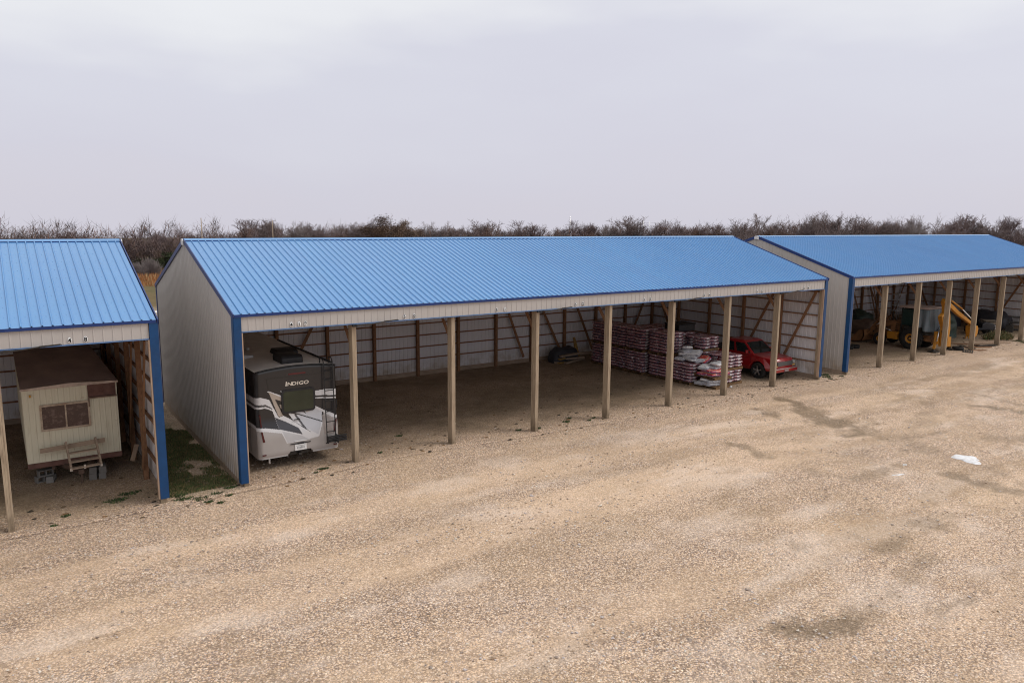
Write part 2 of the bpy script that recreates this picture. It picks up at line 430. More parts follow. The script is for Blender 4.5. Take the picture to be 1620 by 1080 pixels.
# ------------------------------------------------------------------ the open-front sheds
def ribs_u(length, pitch=.2286, h=.02, base=.05, top=.02, start=0.):
    pts = []; u = start
    while u < length - 1e-6:
        for du, o in ((0,0), (pitch-base, 0), (pitch-base/2-top/2, h), (pitch-base/2+top/2, h)):
            if u+du < length: pts.append((u+du, o))
        u += pitch
    pts.append((length, 0))
    return pts
def ztop(y): return HE - .04 + (HR-HE)/(DEPTH/2+.1)*(min(y, DEPTH-y)+.1)

def make_shed():
    root = empty('open_front_shed')
    slope = (HR-HE)/(DEPTH/2+.1)
    # roof sheets: ribbed steel, each slope with a folded thickness at the eave
    for sgn, y0 in ((1, -.1), (-1, DEPTH+.1)):
        mb = MB(); pts = ribs_u(LEN+.1, h=.036, base=.054, top=.018)
        nrm = Vector((0, -slope*sgn, 1)).normalized()
        vs = []; fs = []
        NS = 4
        for (u, o) in pts:
            for i in range(NS+1):
                y = y0 + sgn*(DEPTH/2+.1)*i/NS; z = HE + (HR-HE)*i/NS
                p = Vector((u-.05, y, z)) + nrm*o
                vs.append(p)
        m = NS+1
        for i in range(len(pts)-1):
            for j in range(NS): fs.append((i*m+j, (i+1)*m+j, (i+1)*m+j+1, i*m+j+1))
        mb.add(vs, fs)
        if sgn == 1:
            # screw heads in rows on the purlins
            for r_ in range(1, 10):
                t = r_/10; y = y0 + (DEPTH/2+.1)*t; z = HE+(HR-HE)*t
                for k in range(0, int((LEN)/.2286)):
                    p = Vector((k*.2286+.1-.05, y, z)) + nrm*.004
                    s_ = .007
                    mb.add([p+Vector((s_,0,0)), p+Vector((0,s_,s_*slope)), p-Vector((s_,0,0)), p-Vector((0,s_,s_*slope)), p+nrm*.006],
                           [(0,1,4),(1,2,4),(2,3,4),(3,0,4)], 1)
        # unseen pale layer under the sheets, added to bounce light onto the vehicle tops
        a_ = [(0, y0+sgn*.02, HE-.004), (LEN, y0+sgn*.02, HE-.004), (LEN, y0+sgn*(DEPTH/2+.08), HR-.012), (0, y0+sgn*(DEPTH/2+.08), HR-.012)]
        mb.add(a_, [(0,1,2,3)], 2)
        mb.build('roof', [M['roof'], M['drip'], M['under']], root, fixn=False)
    # ridge cap
    mb = MB(); yc = DEPTH/2
    mb.prism([(yc-.17, HR-.17*slope+.031), (yc, HR+.04), (yc+.17, HR-.17*slope+.031), (yc+.17, HR-.17*slope+.022), (yc, HR+.028), (yc-.17, HR-.17*slope+.022)], -.07, LEN+.07)
    mb.build('ridge_cap', M['roof'], root)
    mb = MB(); mb.prism([(yc-.176, HR-.176*slope-.01), (yc-.176, HR-.176*slope+.027), (yc-.173, HR-.173*slope+.027), (yc-.173, HR-.173*slope-.01)], -.06, LEN+.06)
    mb.build('ridge_seal', M['drip'], root)
    for x in (-.138, LEN+.11):
        mb = MB()
        mb.prism([(yc-.16, HR-.2), (yc-.17, HR-.03), (yc-.04, HR+.035), (yc+.06, HR+.032), (yc+.16, HR-.04), (yc+.12, HR-.2), (yc, HR-.15)], x, x+.028)
        mb.build('ridge_end', M['foil'], root)
    # eave drip edges
    for y in (-.12, DEPTH+.1):
        mb = MB(); mb.box(-.05, LEN+.05, y, y+.02, HE-.075, HE+.004)
        mb.build('eave_trim', M['drip'], root)
    # front fascia of ribbed sheet with a blue lower lip
    mb = MB(); pts = ribs_u(LEN-.3, h=.012, base=.04, top=.015)
    vs = []; fs = []
    for (u, o) in pts: vs += [(u+.15, -.06-o, 4.685), (u+.15, -.06-o, HE-.03)]
    for i in range(len(pts)-1): fs.append((2*i, 2*i+2, 2*i+3, 2*i+1))
    mb.add(vs, fs); fo = mb.build('fascia', M['wall'], root, fixn=False)
    mb = MB(); mb.box(.15, LEN-.15, -.085, -.03, 4.655, 4.683); mb.build('fascia_lip', M['trim_lip'], root)
    mb = MB(); mb.box(.06, LEN-.06, -.03, .09, 4.69, 5.05); mb.box(.06, LEN-.06, .30, .40, 4.69, 5.05); mb.build('header_beam', M['brace'], root)
    # gable walls
    for x, sg in ((0., -1), (LEN, 1)):
        pts = ribs_u(DEPTH); mb = MB(); vs = []; fs = []
        for (u, o) in pts: vs += [(x+sg*(.045+o), u, .14), (x+sg*(.045+o), u, ztop(u))]
        # a vertex pair at the ridge keeps the gable pointed
        for i in range(len(pts)-1): fs.append((2*i, 2*i+2, 2*i+3, 2*i+1))
        mb.add(vs, fs); mb.add([(a-sg*.003, b, c) for a, b, c in vs], fs, 1)
        mb.build('gable_wall', [M['wall'], M['liner']], root, fixn=False)
        for s2 in (1, -1):
            y0 = -.13 if s2 == 1 else DEPTH+.13
            mb = MB()
            p = Vector((x+sg*.085, y0, HE-.045)); q = Vector((x+sg*.085, yc, HR-.03))
            mb.bar(p, q, .03, .15); mb.build('rake_trim', M['drip'], root)
        mb = MB(); mb.box(x-.05 if sg < 0 else x-.02, x+.02 if sg < 0 else x+.05, .1, DEPTH-.1, -.1, .15)
        mb.build('skirt_board', M['board'], root)
    # rear wall
    pts = ribs_u(LEN); mb = MB(); vs = []; fs = []
    for (u, o) in pts: vs += [(u, DEPTH+.02+o, .14), (u, DEPTH+.02+o, HE-.02)]
    for i in range(len(pts)-1): fs.append((2*i, 2*i+2, 2*i+3, 2*i+1))
    mb.add(vs, fs); mb.add([(a, b-.003, c) for a, b, c in vs], fs, 1)
    mb.build('rear_wall', [M['wall'], M['liner']], root, fixn=False)
    mb = MB(); mb.box(.05, LEN-.05, DEPTH-.06, DEPTH+.0, -.1, .16); mb.build('skirt_board', M['board'], root)
    # corner trims (front pair and rear pair), blue, with a pale lath on the inside edge
    for x, sg in ((0., 1), (LEN, -1)):
        mb = MB()
        mb.box(min(x-sg*.075, x+sg*.14), max(x-sg*.075, x+sg*.14), -.105, -.088, .10, HE-.07)
        mb.box(min(x-sg*.075, x-sg*.092), max(x-sg*.075, x-sg*.092), -.088, .11, .10, HE-.07)
        mb.build('corner_trim', M['trim'], root)
        mb = MB(); mb.box(min(x+sg*.142, x+sg*.178), max(x+sg*.142, x+sg*.178), -.087, .05, .1, 4.65)
        mb.build('jamb_lath', M['lath'], root)
        mb = MB(); mb.box(min(x+sg*.01, x+sg*.14), max(x+sg*.01, x+sg*.14), -.085, .2, -.3, 4.68)
        mb.build('post', M['post'], root)
        mb = MB()
        mb.box(min(x-sg*.075, x+sg*.12), max(x-sg*.075, x+sg*.12), DEPTH+.05, DEPTH+.065, .10, HE-.07)
        mb.box(min(x-sg*.075, x-sg*.09), max(x-sg*.075, x-sg*.09), DEPTH-.1, DEPTH+.05, .10, HE-.07)
        mb.build('corner_trim', M['drip'], root)
    # front posts
    for k in range(1, 8):
        mb = MB(); x = k*BAY
        for j in range(3):       # three plies nailed together, ends slightly out of line
            e = .006*((j*7+k*3) % 3)
            mb.box(x-.075+j*.0505, x-.075+j*.0505+.0475, 0+e, .29-e, -.3, 4.69)
        o = mb.build('post', M['post'], root)
        mb = MB(); mb.bar((x, .30, 3.95), (x, 1.15, 5.0), .045, .12); mb.build('knee_brace', M['brace'], root)
    # rear and side posts
    for k in range(0, 13):
        x = min(max(k*2.438, .09), LEN-.09)
        mb = MB(); mb.box(x-.07, x+.07, DEPTH-.20, DEPTH-.05, -.3, 5.05); mb.build('wall_post', M['brace'], root)
    for x, sg in ((0, 1), (LEN, -1)):
        for k in range(1, 5):
            y = k*2.438; xa, xb = sorted((x+sg*.05, x+sg*.19))
            mb = MB(); mb.box(xa, xb, y-.07, y+.07, -.3, ztop(y)-.1); mb.build('wall_post', M['brace'], root)
    # girts: one run per row
    for j in range(1, 8):
        z = .22 + .61*j
        mb = MB(); mb.box(.06, LEN-.06, DEPTH-.047, DEPTH+.008, z-.03, z+.03); mb.build('girt', M['girt'], root)
        for x, sg in ((0, 1), (LEN, -1)):
            xa, xb = sorted((x-sg*.035, x+sg*.045))
            mb = MB(); mb.box(xa, xb, .21, DEPTH-.21, z-.028, z+.028); mb.build('girt', M['brace'], root)
    # diagonal wind braces
    def brace(p, q, w=.14, t=.04):
        mb = MB(); mb.bar(p, q, t, w) if abs(p[0]-q[0]) < .01 else mb.bar(p, q, t, w, up=(0,0,1)); mb.build('wind_brace', M['brace'], root)
    for x, sg in ((0, 1), (LEN, -1)):
        xx = x+sg*.22
        brace((xx, 2.3, .35), (xx, .3, 4.6)); brace((xx, 4.75, .6), (xx, 2.7, 4.6))
        brace((xx, DEPTH-2.3, .35), (xx, DEPTH-.3, 4.6))
    yb = DEPTH-.225
    for x0, x1 in ((.2, 2.3), (7.4, 5.1), (LEN-.2, LEN-2.3), (17.2, 18.9), (LEN-9.9, LEN-7.6), (LEN-7.2, LEN-5.2)):
        brace((x1, yb, .3), (x0, yb, 4.5))
    # trusses
    for k in range(0, 9):
        x = min(max(k*BAY, .1), LEN-.1)
        mb = MB()
        mb.box(x-.045, x-.005, .42, DEPTH-.22, 4.86, 5.0)
        mb.bar((x+.018, .42, HE+.02), (x+.018, yc, HR-.16), .04, .14); mb.bar((x+.018, DEPTH-.24, HE-.03), (x+.018, yc+.05, HR-.16), .04, .14)
        for a, b in ((3., 1.9), (3., yc), (DEPTH-3., DEPTH-1.9), (DEPTH-3., yc)):
            mb.bar((x+.06, a, 4.95), (x+.06, b, ztop(b)-.2), .035, .09)
        mb.build('truss', M['brace'], root)
    # light fittings under the header at every second post, each with a thin reaching arm
    for k in (1, 3, 5, 7):
        x = k*BAY; mb = MB()
        mb.box(x-.08, x+.08, -.10, -.005, 4.58, 4.652); mb.box(x+.0, x+.17, -.14, -.1, 4.61, 4.64)
        lf = mb.build('light_fitting', M['black'], root, bevel=.008)
        mb = MB(); mb.tube([(x+.17,-.12,4.62),(x+.5,-.17,4.64),(x+1.0,-.22,4.70),(x+1.45,-.24,4.72)], [.012,.016,.022,.012], 6)
        mb.build('arm', M['darksteel'], lf)
        mb = MB(); mb.tube([(x+.95,-.235,4.715),(x+1.42,-.262,4.74)], .010, 5); mb.build('strip', M['darksteel'], lf)
    return root
M['trim_lip'] = simple('pale_blue_lip', (.08, .17, .36), .4, 0, .5, .2, 3)

shed = make_shed()
tag(shed, 'long middle blue roofed open shed sheltering a motorhome, bag stacks and a red pickup', 'shed', 'blue roofed open front storage sheds')
shedA = copy_tree(shed); shedA.location = (XA, 0, 0)
shedA['label'] = 'blue roofed open shed at the left edge sheltering the cream trailer'
shedC = copy_tree(shed); shedC.location = (XC, 0, 0)
shedC['label'] = 'blue roofed open shed at the right sheltering the yellow backhoe'

def bay_number(root, digits, xs, z=4.79):
    for d, x in zip(digits, xs):
        mb = MB()
        mb.lathe((x, -.078, z), (0,-1,0), [(0,.0),(.0,.062),(.004,.062),(.004,.0)], 20)
        for i in range(len(mb.v)):
            a, b, c = mb.v[i]; mb.v[i] = (x+(a-x)*.82, b, z+(c-z)*1.3)
        pl = mb.build('number_sticker', M['white'], root)
        text_mesh('digit', d, .15, M['ink'], pl, (x, -.0845, z), (R(90),0,0))
M['ink'] = simple('black_ink', (.01,.01,.01), .6, 0, .3, .1)
bay_number(shedA, '48', [LEN-2.02, LEN-1.66])
bay_number(shed, '419', [1.62, 1.86, 2.06])
for i, num in enumerate(('50','51','52','53','54','55','56')):
    x = BAY*(i+1)+1.75
    bay_number(shed, num, [x, x+.36])
del i

# ------------------------------------------------------------------ motorhome
def pip(px, pz, poly):
    ins = np.zeros(px.shape, bool); n = len(poly); j = n-1
    for i in range(n):
        xi, zi = poly[i]; xj, zj = poly[j]
        c = ((zi > pz) != (zj > pz)) & (px < (xj-xi)*(pz-zi)/(zj-zi+1e-12)+xi)
        ins ^= c; j = i
    return ins
GFX = [
 ('white', [(0.45,2.37),(0.9,2.4),(1.06,2.35),(1.18,2.29),(1.25,2.12),(1.45,1.69),(1.62,1.73),(1.92,1.51),(2.26,1.22),(2.72,.9),(2.36,.86),(1.65,.83),(1.5,1.18),(1.01,1.3),(.45,1.36),(.45,1.47),(1.02,1.41),(1.43,1.31),(1.33,1.7),(1.26,1.92),(1.15,1.99),(1.04,2.04),(.45,2.02)]),
 ('dgrey', [(.45,2.18),(1.05,2.16),(1.18,2.08),(1.25,2.01),(1.25,1.98),(1.17,2.03),(1.05,2.09),(.45,2.1)]),
 ('tan', [(.45,1.37),(1.01,1.3),(1.5,1.18),(1.65,.83),(2.36,.86),(2.72,.9),(2.86,1.34),(2.93,1.66),(3.43,1.35),(3.6,1.33),(3.6,0),(.4,0)]),
 ('white', [(.45,1.47),(1.02,1.41),(1.43,1.31),(1.5,1.18),(1.01,1.3),(.45,1.37)]),
 ('wedge', [(1.33,1.71),(1.69,1.51),(2.06,1.27),(2.17,1.05),(1.43,1.32)]),
 ('silver', [(1.51,1.25),(2.13,1.02),(2.39,.85),(1.67,.83)]),
 ('white', [(1.10,2.58),(1.17,2.58),(1.62,2.36),(1.62,2.30),(1.3,2.44),(1.25,2.44)]),
 ('beige', [(1.16,2.56),(1.61,2.31),(1.61,2.19),(1.35,2.3),(1.59,1.73),(1.45,1.71)]),
 ('black', [(1.37,2.28),(1.61,2.18),(1.6,1.9),(1.76,1.79),(1.91,1.53),(1.6,1.73)]),
 ('beige', [(1.49,2.11),(1.6,2.08),(1.61,1.96),(1.53,1.97)]),
 ('white', [(1.75,1.8),(1.96,1.74),(2.32,1.2),(1.92,1.52)]),
 ('white', [(1.52,2.56),(1.6,2.5),(1.6,2.42)]),
 ('panel', [(1.99,1.79),(2.25,1.78),(2.58,1.87),(2.87,1.71),(2.86,1.34),(2.72,.9),(2.63,.93),(2.32,1.21),(2.02,1.71)]),
 ('white', [(2.32,1.21),(2.63,.93),(2.72,.9),(2.86,1.34),(2.82,1.34),(2.69,.97),(2.36,1.2)]),
 ('dgrey', [(1.93,1.74),(2.0,1.72),(2.32,1.2),(2.2,1.29)]),
 ('black', [(1.93,1.8),(2.86,1.39),(2.86,1.355),(1.92,1.765)]),
 ('black', [(2.12,1.84),(2.27,1.81),(2.36,1.69)]),
 ('beige', [(2.30,1.81),(2.52,1.84),(2.58,1.80),(2.38,1.74)]),
 ('white', [(2.59,1.96),(2.93,1.75),(3.44,1.48),(3.6,1.46),(3.6,1.34),(3.22,1.47),(2.93,1.66),(2.59,1.87)]),
 ('tan2', [(2.88,1.58),(3.22,1.44),(3.24,.89),(2.9,.94),(2.86,1.31)]),
 ('white', [(2.6,2.41),(2.95,2.43),(3.6,2.37),(3.6,2.15),(2.95,2.24),(2.59,2.27)]),
 ('white', [(2.59,2.21),(3.6,2.1),(3.6,2.05),(2.59,2.17)]),
]
RVC = {'dark':(.019,.0185,.021),'white':(.62,.62,.64),'dgrey':(.08,.08,.085),'tan':(.37,.345,.335),'wedge':(.05,.052,.062),'silver':(.48,.48,.50),
       'beige':(.40,.34,.29),'black':(.015,.014,.014),'panel':(.50,.51,.55),'tan2':(.30,.265,.25)}
def make_rv():
    root = empty('motorhome', (2.09, 1.0, 0), label='black, white and tan motorhome with INDIGO lettering parked rear out under the middle shed', cat='motorhome')
    keys = list(RVC); mats = [simple('coach_paint_'+k, RVC[k], .3, 0, .5, .05, 2, coat=.3) for k in keys]
    W = 1.335; L = 9.6; zb, zt = .40, 3.2
    nx, nz = 170, 190
    us = np.linspace(-W, W, nx+1); ts = np.linspace(0, 1, nz+1)
    U, T = np.meshgrid(us, ts)
    r = .16
    e = np.clip(np.abs(U)-(W-r), 0, r); yc_ = r-np.sqrt(np.maximum(r*r-e*e, 0))     # rounded rear corners
    Zt = zt + .11*(1-(U/W)**2)                                                        # crowned roof line
    Z = zb + (Zt-zb)*T
    Z = np.where(T < .02, zb + .0*T, Z)
    rt = np.clip((Z-(Zt-.09))/.09, 0, 1); yt = .07*(1-np.sqrt(np.maximum(1-rt*rt, 0)))
    low = np.clip((1.75-Z)/.75, 0, 1); low = low*low*(3-2*low)
    Y = yc_ + yt - .10*low + .06*np.clip((.62-Z)/.25, 0, 1)**2
    # recess of the licence plate / hitch at the bottom centre
    cut = (np.abs(U+.0) < .42-(Z-zb)*.6) & (Z < zb+.14)
    mb = MB()
    vs = np.stack([U, Y, Z], -1).reshape(-1, 3).tolist()
    idx = np.arange((nx+1)*(nz+1)).reshape(nz+1, nx+1)
    cu = (U[:-1,:-1]+U[1:,1:])/2; cz = (Z[:-1,:-1]+Z[1:,1:])/2
    mi = np.full(cu.shape, keys.index('dark'))
    for nm, poly in GFX:
        mi[pip(cu+2.09, cz, poly)] = keys.index(nm)
    cutf = (np.abs(cu) < .42-(cz-zb)*.6) & (cz < zb+.14)
    b = len(mb.v); mb.v.extend([tuple(p) for p in vs])
    for j in range(nz):
        for i in range(nx):
            if cutf[j, i]: continue
            mb.f.append((int(idx[j,i]), int(idx[j,i+1]), int(idx[j+1,i+1]), int(idx[j+1,i]))); mb.m.append(int(mi[j,i])); mb.sm.append(True)
    # sides, striped the same as the cap edge
    bands = [(zb,1.36,'tan'),(1.36,1.47,'white'),(1.47,2.02,'dark'),(2.02,2.1,'white'),(2.1,2.18,'dgrey'),(2.18,2.37,'white'),(2.37,zt,'dark')]
    for sx in (-W, W):
        for a, c, nm in bands:
            off = lambda z: r - .10*float((lambda q: q*q*(3-2*q))(np.clip((1.75-z)/.75, 0, 1)))
            mb.add([(sx, off(a), a), (sx, L, a), (sx, L, c), (sx, off(c), c)], [(0,1,2,3)], keys.index(nm))
    mb.add([(-W,L,zb),(W,L,zb),(W,L,zt),(-W,L,zt)], [(0,1,2,3)], 0)
    mb.add([(-W,.1,zb+.02),(W,.1,zb+.02),(W,L,zb+.02),(-W,L,zb+.02)], [(0,1,2,3)], 0)
    body = mb.build('body', mats, root, fixn=False)
    # roof skin, crowned
    mb = MB(); n = 24; vs = []; fs = []
    for y in (.05, L):
        for i in range(n+1):
            u = -W+.012+(2*W-.024)*i/n; vs.append((u, y, zt+.11*(1-(u/W)**2)+.006))
    for i in range(n): fs.append((i, i+1, n+2+i, n+1+i))
    mb.add(vs, fs, 0, True); mb.build('roof', simple('rubber_roof', (.74,.69,.65), .7, 0, .3, .12, 1.2, (.2,.17,.15), .5), root, fixn=False)
    mb = MB(); mb.tube([(-W+.03+(2*W-.06)*i/20, .045-.0, zt+.112*(1-((-W+.03+(2*W-.06)*i/20)/W)**2)-.0) for i in range(21)], .022, 6)
    mb.build('roof_seam', M['black'], root)
    # dark cap panel line above the lettering
    mb = MB(); mb.bar((-1.0,-.004,2.98),(1.0,-.004,2.98), .012, .018); mb.bar((-.98,-.004,2.98),(-.93,-.004,2.62),.012,.014); mb.build('cap_seam', mats[keys.index('black')], root)
    mb = MB(); mb.box(-.28, .28, -.012, .02, 3.03, 3.085); mb.build('brake_light', simple('dark_red_lens', (.10,.012,.015), .25), root, bevel=.01)
    # rear window
    def rrect(x0,x1,z0,z1,r_,n_=6):
        out = []
        for cx,cz,a0 in ((x1-r_,z1-r_,0),(x0+r_,z1-r_,90),(x0+r_,z0+r_,180),(x1-r_,z0+r_,270)):
            for k in range(n_+1):
                t = R(a0+90*k/n_); out.append((cx+r_*math.cos(t), cz+r_*math.sin(t)))
        return out
    mb = MB(); mb.prism(rrect(-.54,.56,1.79,2.56,.11), -.035, .02, axis='y'); fr = mb.build('window_frame', M['black'], root)
    mb = MB(); mb.prism(rrect(-.48,.50,1.85,2.50,.08), -.041, -.03, axis='y'); mb.build('pane', simple('olive_tinted_glass', (.028,.036,.022), .12, 0, .5, .15, 3), fr)
    # letters
    wht = simple('white_letter', (.72,.66,.58), .4, 0, .5, .03)
    x = -.37
    for ch, sz, adv in (('I',.20,.115),('N',.155,.145),('D',.155,.115),('I',.155,.115),('G',.155,.165),('O',.155,.17)):
        text_mesh('letter', ch, sz, wht, root, (x, -.006, 2.735 if sz < .18 else 2.745), (R(90),0,0), 1.35, .1); x += adv
    # lamps
    red = simple('red_lens', (.07,.008,.01), .2, 0, .5, .2)
    for sx in (-1, 1):
        mb = MB()
        if sx < 0: mb.prism([(-1.20,.98),(-1.13,.98),(-1.20,1.32),(-1.245,1.32)], -.115, -.06, axis='y')
        else: mb.prism([(1.13,.98),(1.19,.98),(1.245,1.40),(1.20,1.40)], -.115, -.02, axis='y')
        mb.build('tail_light', red, root)
        mb = MB(); mb.box(sx*1.17-.06, sx*1.17+.06, -.115, -.07, .53, .57); mb.build('reflector', red, root)
    mb = MB(); mb.prism([(-1.235,1.46),(-1.20,1.46),(-1.235,1.86),(-1.265,1.86)], -.06, .09, axis='y'); mb.build('marker_light', red, root)
    # plate, handle, hitch
    mb = MB(); mb.box(-.19,.19,-.125,-.112,.55,.745); pl = mb.build('licence_plate', M['white'], root)
    mb = MB()
    for k in range(6): mb.box(-.12+.042*k, -.095+.042*k, -.128, -.1255, .60, .67+.008*(k%2))
    mb.box(-.15,.15,-.128,-.1255,.70,.715); mb.build('plate_marks', simple('plate_marks_grey', (.25,.26,.27), .6), pl)
    mb = MB(); mb.box(-.33,.33,-.125,-.1,.765,.79); mb.box(-.1,.1,-.132,-.1,.755,.8); mb.build('plate_light_bar', M['black'], root)
    mb = MB(); mb.box(-.2,.2,-.118,-.1,.84,.86); mb.build('badge_strip', M['white'], root)
    mb = MB(); mb.box(-.18,.02,-.075,-.05,1.55,1.575); mb.build('handle', M['black'], root)
    mb = MB(); mb.box(-.36,.36,.1,.16,.36,.46); mb.box(-.05,.05,-.06,.2,.36,.44); mb.box(-.4,-.34,.05,.3,.3,.48); mb.build('hitch', M['darksteel'], root)
    # ladder
    mb = MB()
    for sx in (.86, 1.16):
        mb.tube([(sx,-.19,.63),(sx,-.2,1.1),(sx,-.14,1.75),(sx,-.1,3.0),(sx,-.06,3.36),(sx,.04,3.47),(sx,.2,3.46),(sx,.27,3.40),(sx,.28,3.2)], .017, 7)
        mb.tube([(sx,-.19,.65),(sx,-.05,.6)], .017, 6)
    for z, y in ((.7,-.19),(1.03,-.2),(1.36,-.18),(1.7,-.15),(2.05,-.13),(2.4,-.12),(2.75,-.11),(3.05,-.1)):
        mb.tube([(.86,y,z),(1.16,y,z)], .015, 7)
    mb.tube([(1.28,-.02,2.05),(1.26,-.12,1.9),(1.18,-.16,1.55)], .012, 6)
    mb.build('ladder', M['black'], root)
    mb = MB()
    for k in range(4): mb.box(.84, 1.50, -.34, -.27, .70+k*.055, .735+k*.055)
    mb.box(.84,.88,-.33,-.24,.66,.9); mb.box(1.18,1.22,-.33,-.12,.64,.9); mb.build('slatted_step', M['black'], root, bevel=.008)
    # roof gear
    mb = MB(); mb.prism([(.45,3.29),(.45,3.48),(.54,3.57),(1.3,3.55),(1.42,3.48),(1.42,3.29)], -.34, .38)
    mb.build('air_conditioner', M['black'], root, bevel=.05)
    mb = MB(); mb.prism([(1.9,3.3),(1.95,3.46),(2.2,3.52),(2.7,3.50),(2.9,3.3)], .0, .72); mb.build('vent_cover', M['black'], root, bevel=.03)
    mb = MB(); mb.box(-.9,-.45,5.4,6.0,3.28,3.45); mb.build('vent_cover', M['black'], root, bevel=.03)
    mb = MB(); mb.box(-1.1,-.7,2.4,2.9,3.26,3.30); mb.box(-1.1,-.7,2.36,2.4,3.25,3.36); mb.build('roof_hatch', M['white'], root)
    mb = MB(); mb.lathe((-.45,3.9,3.28),(0,0,1),[(0,.05),(.08,.05),(.09,.0)],12); mb.build('roof_vent', M['white'], root)
    mb = MB(); mb.box(W-.1, W-.04, .3, 6., 3.23, 3.27); mb.build('roof_rail', M['black'], root)
    # side seams, wheels
    mb = MB(); mb.box(-W-.004,-W,.75,.77,.5,3.1); mb.box(-W-.004,-W,1.55,1.57,.5,1.3); mb.box(-W-.004,-W,.75,1.57,1.28,1.3); mb.build('bay_door', mats[keys.index('black')], root)
    for y in (3.2, 8.3):
        for sx in (-1, 1):
            mb = MB(); mb.lathe((sx*(W-.02), y, .42), (-sx,0,0), [(.0,.26),(.0,.4),(.04,.43),(.24,.43),(.28,.4),(.28,.2)], 24); w = mb.build('tyre', M['rubber'], root)
            mb = MB(); mb.lathe((sx*(W-.03), y, .42), (-sx,0,0), [(.0,.05),(.03,.24),(.0,.262)], 20); mb.build('rim', M['steel'], w)
    mb = MB(); mb.lathe((-.95,.15,.18),(0,0,1),[(0,.0),(0,.03),(.2,.025)],10); mb.build('jack_foot', M['white'], root)
make_rv()

